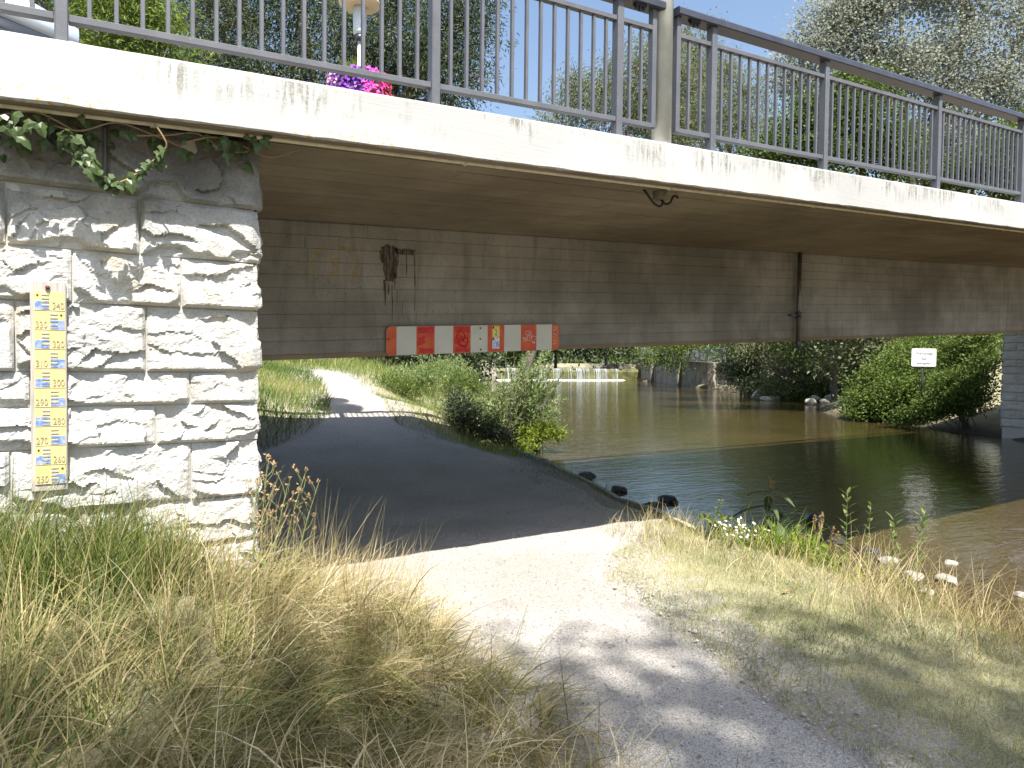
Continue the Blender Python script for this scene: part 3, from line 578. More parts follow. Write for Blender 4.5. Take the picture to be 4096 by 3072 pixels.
# quoins on the far upstream corner
z = -0.6
for h in fh:
    me = box('quoin', XB - 0.01, XB + random.uniform(0.5, 0.8), 12.985, 13.03 + random.uniform(0, 0.04), z + 0.006, z + h - 0.006, M['far_stone'], 0, 0.03); part('quoin', me, far); z += h

# ------------------------------------------------------------------ railings
ZRB, ZRB1, ZMR, ZMR1, ZHB, ZHT = 3.316, 3.353, 4.075, 4.111, 4.235, 4.300
bal_me = box('baluster', -0.0105, 0.0105, -0.0145, 0.0145, ZRB1 - 0.001, ZMR + 0.001, M['rail'], 0, 0.0025)
post_me = box('post', -0.030, 0.030, -0.038, 0.038, ZT0 - 0.01, ZHB + 0.002, M['rail'], 0, 0.006)
stile_me = box('end_stile', -0.022, 0.022, -0.030, 0.030, ZRB, ZHB + 0.002, M['rail'], 0, 0.005)
plate_me = None
def hand_profile(x0, x1, yc):
    pr = [(-0.072, ZHB + 0.006), (-0.072, ZHT - 0.014), (-0.058, ZHT), (0.058, ZHT), (0.072, ZHT - 0.014), (0.072, ZHB + 0.006), (0.060, ZHB), (-0.060, ZHB)]
    V = [(x, yc + a, b + SL * x) for x in (x0, x1) for a, b in pr]; n = 8
    return py_mesh('handrail', V, [(k, (k + 1) % n, n + (k + 1) % n, n + k) for k in range(n)] + [tuple(range(n - 1, -1, -1)), tuple(range(n, 2 * n))], M['handrail'])
def railing(label, x0, x1, posts, yc, stiles=(), rail_end=(0, 0), grp=None):
    t = thing('bridge_railing', label, 'railing', ((x0 + x1) / 2, yc, ZT0 + SL * (x0 + x1) / 2), grp)
    part('handrail', hand_profile(x0 - rail_end[0], x1 + rail_end[1], yc), t)
    for nm, a, b, d in (('bottom_rail', ZRB, ZRB1, 0.026), ('middle_rail', ZMR, ZMR1, 0.024)):
        cuts = sorted([x0] + [p for p in posts if x0 < p < x1] + [x1])
        for p, q in zip(cuts[:-1], cuts[1:]): part(nm, box(nm, p + (0.031 if p in posts else 0), q - (0.031 if q in posts else 0), yc - d, yc + d, a, b, M['rail'], SL, 0.003), t)
    for p in posts: part('post', post_me, t, (p, yc, SL * p))
    for p in stiles: part('end_stile', stile_me, t, (p, yc, SL * p))
    marks = sorted(list(posts) + [s for s in stiles])
    for p, q in zip(marks[:-1], marks[1:]):
        n = max(1, int(round((q - p) / 0.1190)) - 1)
        if (p in stiles) or (q in stiles): n = 2
        for k in range(1, n + 1): x = p + (q - p) * k / (n + 1); part('baluster', bal_me, t, (x, yc, SL * x))
    return t
YR = 4.235
rl = railing('grey-blue metal bridge railing left of the pale pole', -4.3, 3.945, [-4.09, -2.05, -0.013, 2.03, 3.572], YR, (3.925,), (0, 0.05))
rr = railing('grey-blue metal bridge railing right of the pale pole, running far along the bridge', 4.165, 33, [4.592, 6.125, 8.147, 10.125] + [10.125 + 2.0 * k for k in range(1, 12)], YR, (4.187,), (0.02, 0))
for t, xc in ((rl, 3.76), (rr, 4.35)):
    part('cable_clamp', join_boxes('cable_clamp', [(xc + d - 0.010, xc + d + 0.010, YR - 0.045, YR - 0.02, ZHB - 0.038 - (0.01 if d == 0 else 0), ZHB + 0.002, SL) for d in (-0.035, 0, 0.035)] + [(xc - 0.055, xc + 0.055, YR - 0.05, YR - 0.012, ZHB - 0.018, ZHB + 0.001, SL)], M['black']), t)
railing('grey-blue metal bridge railing along the upstream edge, seen only by its shadow on the path', -4.3, 33, [0.4 + 2.02 * k for k in range(-2, 17)], 12.56)
# pole in the gap
pl = thing('lamp_pole', 'pale weathered round pole standing in the gap of the railing', 'lamp pole', (4.045, 4.245, 3.4))
px_, pz_ = 4.045, 3.2 + SL * 4.045
part('shaft', tube('shaft', [(px_, 4.245, pz_ - 0.03), (px_, 4.245, pz_ + 2.2), (px_, 4.245, pz_ + 4.6)], [0.078, 0.076, 0.062], M['pole'], 24), pl)
part('lamp_shade', lathe('lamp_shade', [(0.0, 4.95), (0.10, 4.94), (0.36, 4.80), (0.36, 4.78), (0.12, 4.82), (0.0, 4.82)], M['lampshade'], 28, (px_, 4.245, pz_)), pl)
part('lamp_glass', lathe('lamp_glass', [(0.0, 4.58), (0.09, 4.58), (0.11, 4.70), (0.11, 4.82)], M['lampglass'], 20, (px_, 4.245, pz_)), pl)
# street lamp with flower ring on the upstream pavement
LX, LY = 4.40, 12.2; LZ = 3.25 + SL * LX
lp = thing('street_lamp', 'street lamp with wide beige shade behind the railing, above a ring of petunias', 'street lamp', (LX, LY, LZ))
part('pole', tube('pole', [(LX, LY, LZ - 0.05), (LX, LY, 7.45)], [0.055, 0.035], M['pole'], 14), lp)
part('lamp_glass', lathe('lamp_glass', [(0.06, 7.36), (0.11, 7.40), (0.115, 7.46), (0.12, 7.86), (0.0, 7.86)], M['lampglass'], 24, (LX, LY, 0)), lp)
part('glass_collar', lathe('glass_collar', [(0.035, 7.27), (0.08, 7.28), (0.09, 7.37), (0.035, 7.38)], M['handrail'], 20, (LX, LY, 0)), lp)
part('lamp_shade', lathe('lamp_shade', [(0.10, 7.86), (0.24, 7.84), (0.355, 7.90), (0.365, 7.93), (0.30, 8.02), (0.08, 8.10), (0.0, 8.11)], M['lampshade'], 36, (LX, LY, 0)), lp)
# flower planter ring on the lamp
fp = thing('flower_basket', 'hanging ring of purple, pink and red petunias on the street lamp', 'flower basket', (LX, LY, 6.5))
part('bowl', lathe('bowl', [(0.06, 6.22), (0.30, 6.24), (0.42, 6.44), (0.40, 6.46), (0.06, 6.44)], M['handrail'], 28, (LX, LY, 0)), fp)
part('bracket', box('bracket', LX - 0.42, LX + 0.42, LY - 0.015, LY + 0.015, 6.45, 6.48, M['handrail']), fp)
def leaf_quads(C, D, Ln, Wd, roll=None):
    C = np.asarray(C, float); D = np.asarray(D, float); n = len(C); D = D / (np.linalg.norm(D, axis=1)[:, None] + 1e-9)
    R = (np.array([-0.10, -0.45, 1.0]) + 0.75 * rng.normal(size=(n, 3))) if roll is None else roll; S = np.cross(D, R); S /= np.linalg.norm(S, axis=1)[:, None] + 1e-9
    Nn = np.cross(S, D); Ln = np.broadcast_to(Ln, (n,))[:, None]; Wd = np.broadcast_to(Wd, (n,))[:, None]
    P0 = C; P2 = C + D * Ln - Nn * Ln * 0.08; mid = C + D * Ln * 0.45 + Nn * Ln * 0.05
    V = np.stack([P0, mid + S * Wd * 0.5, P2, mid - S * Wd * 0.5], 1).reshape(-1, 3)
    F = np.arange(4 * n).reshape(n, 4); return V, F
def leaf_mesh(name, C, D, Ln, Wd, mat, tint=None, roll=None):
    V, F = leaf_quads(C, D, Ln, Wd, roll); n = len(F)
    t = rng.uniform(0, 1, n) if tint is None else np.clip(tint, 0, 1)
    return np_mesh(name, V, F, mat, False, np.repeat(t, 4))
def unit(n, zb=0.0): v = rng.normal(size=(n, 3)); v[:, 2] += zb; return v / np.linalg.norm(v, axis=1)[:, None]
a = rng.uniform(0, 2 * math.pi, 900); r_ = rng.uniform(0.30, 0.55, 900); C = np.stack([LX + r_ * np.cos(a), LY + r_ * np.sin(a), 6.50 + rng.uniform(-0.30, 0.10, 900) - 0.6 * (r_ - 0.42)], 1)
part('foliage', leaf_mesh('foliage', C, unit(900), 0.07, 0.04, M['weed_leaf'], rng.uniform(0, 0.5, 900)), fp)
for nm, mt, a0, a1, k in (('pale_blossom', 'pet_pink', 150, 205, 190), ('purple_blossom', 'pet_purple', 190, 268, 430), ('magenta_blossom', 'pet_mag', 255, 320, 330), ('red_blossom', 'pet_red', 300, 350, 170), ('purple_blossom', 'pet_purple', -10, 150, 420)):
    a = np.radians(rng.uniform(a0, a1, k)); r_ = 0.50 + rng.uniform(-0.10, 0.07, k); zz = 6.50 + rng.uniform(-0.30, 0.14, k)
    C = np.stack([LX + r_ * np.cos(a), LY + r_ * np.sin(a), zz], 1); nrm = np.stack([np.cos(a), np.sin(a), 0.4 + 0 * a], 1) + 0.3 * rng.normal(size=(k, 3)); nrm /= np.linalg.norm(nrm, axis=1)[:, None]
    s1 = np.cross(nrm, [0, 0, 1.0]); s1 /= np.linalg.norm(s1, axis=1)[:, None]; s2 = np.cross(nrm, s1); rad = 0.028
    ring = np.stack([C + rad * (math.cos(q) * s1 + math.sin(q) * s2) + nrm * 0.008 for q in np.arange(0, 2 * math.pi - 0.1, math.pi / 3)], 1)
    part(nm, np_mesh(nm, ring.reshape(-1, 3), np.arange(6 * k).reshape(k, 6), M[mt]), fp)
k = 70; a = rng.uniform(0, 2 * math.pi, k); D = np.stack([np.cos(a) * 0.7, np.sin(a) * 0.7, rng.uniform(0.3, 1.3, k)], 1)
part('grass_plume', leaf_mesh('grass_plume', np.tile([[LX - 0.1, LY, 6.6]], (k, 1)), D, 0.42, 0.018, M['cress_leaf'], rng.uniform(0.5, 1, k)), fp)

# ------------------------------------------------------------------ small things on the bridge
cp = thing('conduit', 'pale thin conduit running along under the edge beam', 'conduit', (5, 4.36, 3.1))
xs = np.linspace(-2.2, 28, 60); part('tube', tube('tube', [(x, 4.292, ZS0 - 0.020 + SL * x) for x in xs], 0.019, M['conduit'], 12), cp)
for x in np.arange(-1.5, 26, 1.9): part('clip', box('clip', x - 0.012, x + 0.012, 4.268, 4.316, ZS0 - 0.041, ZS0 + 0.002, M['conduit'], SL), cp)
jb = thing('junction_box', 'round grey junction box with black cable loop under the bridge edge', 'junction box', (4.28, 4.47, 3.1))
JX, JY, JZ = 4.28, 4.50, ZS0 + SL * 4.28
part('housing', lathe('housing', [(0.0, -0.075), (0.055, -0.075), (0.060, -0.07), (0.060, 0.0)], M['boxgrey'], 24, (JX, JY, JZ)), jb)
def spl(pts, n=24):
    P = np.array(pts, float); t = np.linspace(0, len(P) - 1, n); out = []
    for q in t:
        i = min(int(q), len(P) - 2); f = q - i; p0, p1, p2, p3 = P[max(i - 1, 0)], P[i], P[i + 1], P[min(i + 2, len(P) - 1)]
        out.append(0.5 * ((2 * p1) + (p2 - p0) * f + (2 * p0 - 5 * p1 + 4 * p2 - p3) * f * f + (3 * p1 - p0 - 3 * p2 + p3) * f ** 3))
    return out
part('cable', tube('cable', spl([(JX - 0.17, JY + 0.02, JZ + 0.0), (JX - 0.15, JY, JZ - 0.04), (JX - 0.08, JY - 0.02, JZ - 0.12), (JX - 0.01, JY - 0.02, JZ - 0.135), (JX + 0.03, JY - 0.01, JZ - 0.09), (JX + 0.01, JY, JZ - 0.07)]), 0.010, M['black'], 8), jb)
part('cable', tube('cable', spl([(JX + 0.02, JY, JZ - 0.07), (JX + 0.06, JY, JZ - 0.10), (JX + 0.11, JY - 0.01, JZ - 0.09), (JX + 0.15, JY - 0.01, JZ - 0.03), (JX + 0.20, JY, JZ - 0.02), (JX + 0.215, JY, JZ - 0.035)]), 0.010, M['black'], 8), jb)
dpx, dpy = 9.475, 6.90; dz = SL * dpx
dp = thing('drainpipe', 'thin dark drainpipe clamped upright to the bridge girder', 'drainpipe', (dpx, dpy, 2.7))
part('pipe', tube('pipe', [(dpx, dpy, ZS0 + dz + 0.01), (dpx, dpy, ZG0 + dz - 0.02)], 0.032, M['pipe'], 18), dp)
part('spout', tube('spout', spl([(dpx, dpy, ZG0 + dz), (dpx, dpy, ZG0 + dz - 0.05), (dpx + 0.01, dpy - 0.02, ZG0 + dz - 0.09)], 8), 0.041, M['handrail'], 16), dp)
part('clamp', lathe('clamp', [(0.038, -0.05), (0.048, -0.05), (0.048, -0.02), (0.038, -0.02), (0.038, 0.02), (0.048, 0.02), (0.048, 0.05), (0.038, 0.05)], M['handrail'], 20, (dpx, dpy, 2.42)), dp)
part('bracket', box('bracket', dpx - 0.16, dpx - 0.03, dpy - 0.005, dpy + 0.08, 2.415, 2.43, M['handrail']), dp)
# height warning board
hb = thing('warning_board', 'red and white striped headroom warning board bolted to the low girder', 'warning board', (3.9, 6.94, 1.98))
YB = YG - 0.035; st = [2.807, 2.921, 3.146, 3.36, 3.584, 3.803, 4.019, 4.24, 4.465, 4.682, 4.905, 5.011]
zb0, zb1 = 1.570, 1.872                       # relative to the street slope
def rr_pts(x0, x1, z0, z1, r, corners):
    P = []
    for (cx_, cz_, a0, key) in ((x1 - r, z0 + r, -90, 'br'), (x1 - r, z1 - r, 0, 'tr'), (x0 + r, z1 - r, 90, 'tl'), (x0 + r, z0 + r, 180, 'bl')):
        if key in corners: P += [(cx_ + r * math.cos(math.radians(a0 + q)), cz_ + r * math.sin(math.radians(a0 + q))) for q in range(0, 91, 15)]
        else: P.append((x0 if 'l' in key else x1, z0 if 'b' in key else z1))
    return [(p[0], p[1] + SL * p[0]) for p in P]
part('backing_plate', prism_xz('backing_plate', rr_pts(st[0], st[-1], zb0, zb1, 0.05, ('br', 'tr', 'tl', 'bl')), YB, YB + 0.012, M['sign_white']), hb)
for i in range(11):
    nm, mt = ('red_stripe', 'sign_red') if i % 2 == 0 else ('white_stripe', 'sign_white'); cs = ('tl', 'bl') if i == 0 else ('tr', 'br') if i == 10 else ()
    part(nm, prism_xz(nm, rr_pts(st[i] + (0.0015 if i else 0), st[i + 1] - (0.0015 if i < 10 else 0), zb0 + 0.001, zb1 - 0.001, 0.049, cs), YB - 0.002, YB, M[mt]), hb)
for x, z in ((2.83, 1.74), (4.13 - 0.205, 1.84), (4.13 - 0.205, 1.72), (3.93, 1.60)):
    o = part('screw', lathe('screw', [(0, 0.004), (0.009, 0.003), (0.010, 0)], M['black'], 10), hb, (x, YB - 0.003, z + SL * x)); o.rotation_euler = (math.pi / 2, 0, 0)
def zz(x, z): return z + SL * x
# red spray patches and tags
for xa, xb in ((3.16, 3.35), (3.60, 3.79)):
    cxm = (xa + xb) / 2
    decal('spray_patch', [blot([(xa, zz(xa, 1.80)), (xb, zz(xb, 1.79)), (xb, zz(xb, 1.86)), (xa, zz(xa, 1.862))], 0.006, 3), blot([(xa + 0.01, zz(xa, 1.585)), (xb, zz(xb, 1.582)), (xb, zz(xb, 1.62)), (xa + 0.02, zz(xa, 1.64))], 0.008, 3), blot([(xa, zz(xa, 1.66)), (cxm, zz(cxm, 1.70)), (cxm - 0.02, zz(cxm, 1.78)), (xa, zz(xa, 1.75))], 0.01, 3)], YB - 0.0035, M['spray'], hb)
def scribble(name, strokes, r, mat, y):
    tubes = [([(p[0], y, zz(p[0], p[1])) for p in spl([(q[0], 0, q[1]) for q in s], 6 * len(s)) for p in [(p[0], p[2])]], r, 4) for s in strokes]
    part(name, multi_tube(name, tubes, mat, False), hb)
ov = lambda cx_, cz_, a, b, t0=0, t1=370: [(cx_ + a * math.cos(math.radians(t)), cz_ + b * math.sin(math.radians(t))) for t in range(t0, t1, 30)]
ca = 3.695
scribble('spray_tag', [ov(ca - 0.02, 1.75, 0.05, 0.055), ov(ca + 0.02, 1.70, 0.06, 0.05, 100, 400), [(ca - 0.06, 1.68), (ca, 1.64), (ca + 0.06, 1.65), (ca + 0.07, 1.78)], [(ca + 0.02, 1.79), (ca + 0.05, 1.73), (ca, 1.72), (ca + 0.06, 1.67)]], 0.0055, M['spray'], YB - 0.004)
cb = 4.575
scribble('pen_tag', [ov(cb - 0.005, 1.775, 0.045, 0.025), ov(cb, 1.772, 0.02, 0.010, 200, 480), [(cb - 0.085, 1.70), (cb - 0.075, 1.725), (cb - 0.06, 1.718), (cb - 0.075, 1.71), (cb - 0.055, 1.695)], ov(cb - 0.04, 1.71, 0.013, 0.012), [(cb - 0.02, 1.735), (cb - 0.015, 1.70)], [(cb - 0.035, 1.737), (cb + 0.005, 1.742)], [(cb + 0.01, 1.745), (cb + 0.012, 1.70)], [(cb + 0.03, 1.75), (cb + 0.035, 1.70)], [(cb + 0.03, 1.75), (cb + 0.055, 1.748)], [(cb + 0.03, 1.728), (cb + 0.05, 1.727)], ov(cb + 0.07, 1.715, 0.03, 0.022, -90, 220), [(cb - 0.09, 1.675), (cb - 0.03, 1.69), (cb + 0.03, 1.685), (cb + 0.085, 1.655)], [(cb + 0.05, 1.66), (cb + 0.085, 1.655), (cb + 0.07, 1.68)]], 0.0024, M['white_pen'], YB - 0.004)
cc_ = 4.958
scribble('pen_tag', [ov(cc_ - 0.02, 1.825, 0.015, 0.02, 40, 340), ov(cc_ + 0.012, 1.835, 0.013, 0.014), [(cc_ - 0.035, 1.79), (cc_ - 0.01, 1.805), (cc_ + 0.02, 1.80), (cc_ + 0.022, 1.775)], [(cc_ - 0.035, 1.77), (cc_ - 0.02, 1.745), (cc_ - 0.01, 1.77), (cc_, 1.735), (cc_ + 0.035, 1.77)], [(cc_ - 0.03, 1.725), (cc_ - 0.01, 1.72)], [(cc_ - 0.02, 1.73), (cc_ - 0.03, 1.70)], ov(cc_ + 0.015, 1.705, 0.014, 0.012, 0, 260), [(cc_ - 0.04, 1.685), (cc_, 1.675), (cc_ + 0.02, 1.67)], [(cc_ - 0.03, 1.65), (cc_ - 0.02, 1.64), (cc_ - 0.028, 1.63)], [(cc_ - 0.01, 1.655), (cc_ - 0.005, 1.635), (cc_ + 0.005, 1.65)]], 0.0022, M['white_pen'], YB - 0.004)
# two stickers
sx0, sx1 = 4.080, 4.175
for nm, z0, z1, mt, mt2, num, ink, fr in (('yellow_sticker', 1.735, 1.862, 'sticker_y', 'sticker_m', '2', 'ink_black', 0.0), ('blue_sticker', 1.605, 1.732, 'sticker_b', 'sticker_b', '6', 'ink_blue', 0.02)):
    s = part(nm, prism_xz(nm, [(x, zz(x, q)) for x, q in ((sx0, z0), (sx1, z0), (sx1, z1), (sx0, z1))], YB - 0.004, YB - 0.0025, M[mt]), hb)
    part('map_print', prism_xz('map_print', [(x, zz(x, q)) for x, q in ((sx0 + 0.006, z0 + 0.01), (sx1 - 0.012, z0 + 0.01), (sx1 - 0.012, z1 - 0.035), (sx0 + 0.006, z1 - 0.035))], YB - 0.0052, YB - 0.0042, M[mt2]), s)
    part('corner_mark', prism_xz('corner_mark', [(x, zz(x, q)) for x, q in ((sx0 + 0.003, z1 - 0.03), (sx0 + 0.022, z1 - 0.03), (sx0 + 0.022, z1 - 0.004), (sx0 + 0.003, z1 - 0.004))], YB - 0.0056, YB - 0.0044, M['ink_black' if ink == 'ink_black' else 'ink_blue']), s)
    part('numeral', text_mesh('numeral', num, 0.098, M[ink], 0.0003, -0.001, 0.75), s, ((sx0 + sx1) / 2 + fr, YB - 0.0064, zz(4.13, z0 + 0.05)))
# water level gauge
wg = thing('water_gauge', 'yellow and blue water level gauge on a weathered board fixed to the stone wall', 'water gauge', (-0.08, 4.42, 1.5))
gx0, gx1 = on_y(120, 1300, 4.40)[0], on_y(266, 1300, 4.40)[0]; gt, gb = on_y(190, 1125, 4.40)[2], 0.955
part('backing_board', box('backing_board', gx0, gx1, 4.402, 4.436, gb, gt, M['board'], 0, 0.003), wg)
part('batten', box('batten', gx0 + 0.02, gx1 - 0.02, 4.436, 4.53, gt - 0.12, gt - 0.06, M['board']), wg); part('batten', box('batten', gx0 + 0.02, gx1 - 0.02, 4.436, 4.53, gb + 0.06, gb + 0.12, M['board']), wg)
bo = part('bolt', lathe('bolt', [(0, 0.022), (0.007, 0.021), (0.0105, 0.014), (0.0105, 0.0)], M['rust'], 14), wg, ((gx0 + gx1) / 2 - 0.002, 4.402, gt - 0.032)); bo.rotation_euler = (math.pi / 2, 0, 0)
qx0, qx1 = on_y(135, 1300, 4.40)[0], on_y(260, 1300, 4.40)[0]; ztop = on_y(200, 1000 + 0.7835 * 212, 4.40)[2]; ph = (ztop - on_y(200, 1000 + 0.7835 * 1195, 4.40)[2]) / 10; pw = qx1 - qx0
for k in range(10):
    z1 = ztop - k * ph; z0 = z1 - ph; num = str(340 - 10 * k); A = (k % 2 == 0)
    pt = part('gauge_plate', box('gauge_plate', qx0, qx1, 4.398, 4.402, z0 + 0.0012, z1 - 0.0012, M['yellow']), wg)
    bx0, bx1 = (qx0 + 0.004, qx0 + 0.25 * pw) if A else (qx0 + 0.75 * pw, qx1 - 0.002)
    part('blue_block', box('blue_block', bx0, bx1, 4.3962, 4.398, z0 + 0.004, z0 + 0.5 * ph, M['blue']), pt)
    tx0, tx1 = (qx0 + 0.25 * pw, qx0 + 0.50 * pw) if A else (qx0 + 0.52 * pw, qx0 + 0.77 * pw)
    for q in range(5):
        zc_ = z0 + (0.045 + 0.19 * q) * ph + (0.0 if q else 0.004); part('tick_mark', box('tick_mark', tx0, tx1, 4.394, 4.398, zc_, zc_ + 0.085 * ph, M['blue'] if q in (0, 1, 2) else M['tick']), pt)
    part('edge_line', box('edge_line', qx0 + 0.004, qx1 - 0.001, 4.396, 4.398, z0 + 0.0015, z0 + 0.0045, M['tick']), pt)
    nxm = qx0 + (0.785 if A else 0.24) * pw
    part('numeral', text_mesh('numeral', num, 0.050, M['numeral'], 0.0015, 0.0002, 0.72), pt, (nxm, 4.3962, z0 + 0.27 * ph))
    if k in (0, 1, 8, 9):
        sc = part('screw', lathe('screw', [(0, 0.004), (0.005, 0.003), (0.0055, 0)], M['rust'], 10), pt, (qx0 + (0.12 if A else 0.88) * pw, 4.398, z0 + 0.80 * ph)); sc.rotation_euler = (math.pi / 2, 0, 0)

# ------------------------------------------------------------------ ivy on the head of the wall
def leaf_shape(name, mat, s, seed):
    r = np.random.default_rng(seed)
    out = np.array([(0, 0), (0.30, -0.10), (0.50, 0.22), (0.30, 0.40), (0.26, 0.62), (0, 1.0), (-0.26, 0.62), (-0.30, 0.40), (-0.50, 0.22), (-0.30, -0.10)]) * s
    z = -0.45 * np.abs(out[:, 0]) + 0.10 * s * r.normal(size=10) * 0.4 - 0.25 * out[:, 1] ** 2 / s
    V = [(0, 0.35 * s, 0.02 * s)] + [(a, b, c) for (a, b), c in zip(out, z)]; F = [(0, k, k % 10 + 1) for k in range(1, 11)]
    me = np_mesh(name, V, F, mat, False, np.full(11, r.uniform(0, 1))); return me
ivy_me = [leaf_shape('ivy_leaf', M['ivy_leaf'], 0.062 * q, 50 + i) for i, q in enumerate((0.8, 1.0, 1.15, 0.65))]
ivy = thing('ivy', 'dark ivy trailing along the top of the stone wall with one hanging garland', 'ivy', (0, 4.3, 2.9))
def ivy_leaf(p, nrm, tip):
    Yv = Vector(tip).normalized(); Zv = Vector(nrm); Zv = (Zv - Yv * Zv.dot(Yv)).normalized(); Xv = Yv.cross(Zv)
    o = part('leaf', random.choice(ivy_me), ivy, tuple(p)); o.rotation_euler = Matrix((Xv, Yv, Zv)).transposed().to_euler(); return o
gar = [(430, 850), (470, 900), (520, 960), (550, 1030), (610, 1090), (680, 1135), (760, 1150), (850, 1105), (930, 1050), (1000, 985), (1050, 930), (1040, 880), (990, 800), (970, 770)]
G = [tuple(on_y(a * 0.633, b * 0.633, 4.19 + 0.02 * math.sin(i))) for i, (a, b) in enumerate(gar)]
GS = spl(G, 60); part('stem', tube('stem', GS, 0.0045, M['vine'], 6), ivy)
for i in range(0, 46):
    if i > 40 and i % 2: continue
    p = np.array(GS[i]); k = 2 if i < 30 else 1
    for q in range(k):
        ivy_leaf(p + rng.normal(0, 0.012, 3), (rng.normal(0, 0.5), -1, rng.normal(0.4, 0.4)), (rng.normal(0, 0.6), rng.normal(-0.2, 0.3), rng.normal(-0.7, 0.4)))
for v in range(6):
    x0 = [-1.6, -1.1, -0.6, -0.1, 0.3, 0.55][v]; pts = spl([(x0 + 0.16 * k, 4.30 + 0.06 * math.sin(k + v), 2.83 + SL * (x0 + 0.16 * k) + 0.035 * math.sin(2.1 * k + v)) for k in range(5)], 26)
    part('stem', tube('stem', pts, 0.0045, M['vine'], 5), ivy)
for i in range(190):
    x = random.uniform(-1.5, 0.95); dens = 1.0 if x < 0.15 else 0.6
    if random.random() > dens: continue
    p = (x, 4.24 + random.uniform(0, 0.2), 2.885 + SL * x - abs(random.gauss(0, 0.075 if x < 0.0 else 0.045)) - 0.012)
    ivy_leaf(p, (random.gauss(0, 0.5), -1, random.gauss(0.35, 0.4)), (random.gauss(0, 0.45), random.gauss(-0.25, 0.25), -1))
for (a, b) in ((60, 760), (110, 800), (30, 720), (170, 800), (90, 700), (200, 760), (20, 790), (140, 860), (240, 780)):
    p = on_y(a * 0.633, b * 0.633, 4.18); ivy_leaf(p, (random.gauss(0, 0.4), -1, 0.7), (random.gauss(0, 0.5), -0.2, -1))
for (a, b) in ((1690, 845), (1660, 870), (1640, 900), (1600, 860), (1550, 850), (1700, 838)):
    p = on_y(a * 0.633, b * 0.633, 4.22); ivy_leaf(p, (random.gauss(0, 0.4), -1, 0.3), (random.gauss(0.4, 0.5), -0.2, -0.6))

# ------------------------------------------------------------------ grass
def blades(name, root, ln, wd, az, lean, curl, seg, mat, tint, label, sway=0.35):
    n = len(root); s = np.linspace(0, 1, seg + 1); th = lean[:, None] + curl[:, None] * s[None, :] ** 1.3; st = (ln / seg)[:, None]
    dz = np.cos(th) * st; dh = np.sin(th) * st; hx = np.cumsum(np.concatenate([np.zeros((n, 1)), dh[:, :-1]], 1), 1); hz_ = np.cumsum(np.concatenate([np.zeros((n, 1)), dz[:, :-1]], 1), 1)
    az2 = az[:, None] + sway * rng.normal(size=(n, 1)) * s[None, :]
    px = root[:, 0:1] + hx * np.cos(az2); py = root[:, 1:2] + hx * np.sin(az2); pz = root[:, 2:3] + hz_
    pz = np.maximum(pz, root[:, 2:3] - 0.02 + 0.10 * rng.random((n, 1)) * (s[None, :] > 0.5)) if True else pz
    sd = rng.uniform(0, 2 * math.pi, n)[:, None]; w = (wd[:, None] * np.clip(1.0 - s[None, :] ** 2.2, 0.06, 1)) * 0.5
    ox, oy, oz = np.cos(sd) * w, np.sin(sd) * w, 0.35 * w * np.sin(sd * 3)
    A = np.stack([px - ox, py - oy, pz - oz], -1); B = np.stack([px + ox, py + oy, pz + oz], -1); V = np.stack([A, B], 2).reshape(-1, 3)
    i = (np.arange(n) * (seg + 1) * 2)[:, None] + (np.arange(seg) * 2)[None, :]; F = np.stack([i, i + 1, i + 3, i + 2], -1).reshape(-1, 4)
    t = np.repeat(tint, (seg + 1) * 2).reshape(n, -1)
    return part(name, np_mesh(name, V, F, mat, False, np.clip(t + 0.0, 0, 1).ravel()), None, label=label, kind='stuff')
def roots(n, x0, x1, y0, y1, f):
    X = rng.uniform(x0, x1, n); Y = rng.uniform(y0, y1, n); k = rng.random(n) < f(X, Y); X, Y = X[k], Y[k]; return np.stack([X, Y, gz(X, Y) - 0.01], 1)
def clump(R, s, seed): return fbm(R[:, 0] * s, R[:, 1] * s, seed, 3)
# the long dry grass of the foreground bank, combed over towards the path
pl_in = lambda X, Y: np.minimum(X - np.interp(Y, pe_y, pe_l), np.interp(Y, pe_y, pe_r) - X)
bank_f = lambda X, Y: (X < np.interp(Y, [0, 2.4, 4.1, 4.6, 5.1], [1.50, 1.72, 1.98, 1.75, 1.1]) + 0.10 * np.sin(3 * Y)) & (Y < np.where(X < 1.0, 4.46, 5.1)) & (fbm(X * 1.6, Y * 1.6, 61, 3) > 0.22)
R = roots(52000, -2.2, 2.1, 0.35, 5.1, bank_f); n = len(R)
pat = clump(R, 1.1, 62); pat2 = clump(R, 3.0, 64); wallp = sstep(1.1, 0.0, R[:, 0]) * sstep(3.0, 4.2, R[:, 1])
ts = 0.26; ci = np.floor(R[:, 0] / ts + 0.5 * _hash(np.floor(R[:, 1] / ts), np.zeros(n), 5)); cj = np.floor(R[:, 1] / ts)
h1, h2, h3, h4 = (_hash(ci, cj, q) for q in (101, 102, 103, 104)); ctx = (ci + 0.5) * ts; cty = (cj + 0.5) * ts
R[:, 0] += 0.45 * (ctx - R[:, 0]); R[:, 1] += 0.45 * (cty - R[:, 1]); rad_az = np.arctan2(R[:, 1] - cty, R[:, 0] - ctx); comb = -0.2 + 3.4 * (clump(R, 0.8, 66) - 0.5) * 2 + 2.2 * (h1 - 0.5)
az = np.arctan2(0.75 * np.sin(comb) + 0.45 * np.sin(rad_az), 0.75 * np.cos(comb) + 0.45 * np.cos(rad_az)) + rng.normal(0, 0.5, n)
ti = 0.20 + 0.85 * pat + 0.55 * (rng.random(n) - 0.5) + 0.40 * (h3 - 0.5) - 0.40 * wallp + 0.25 * (rng.random(n) > 0.85)
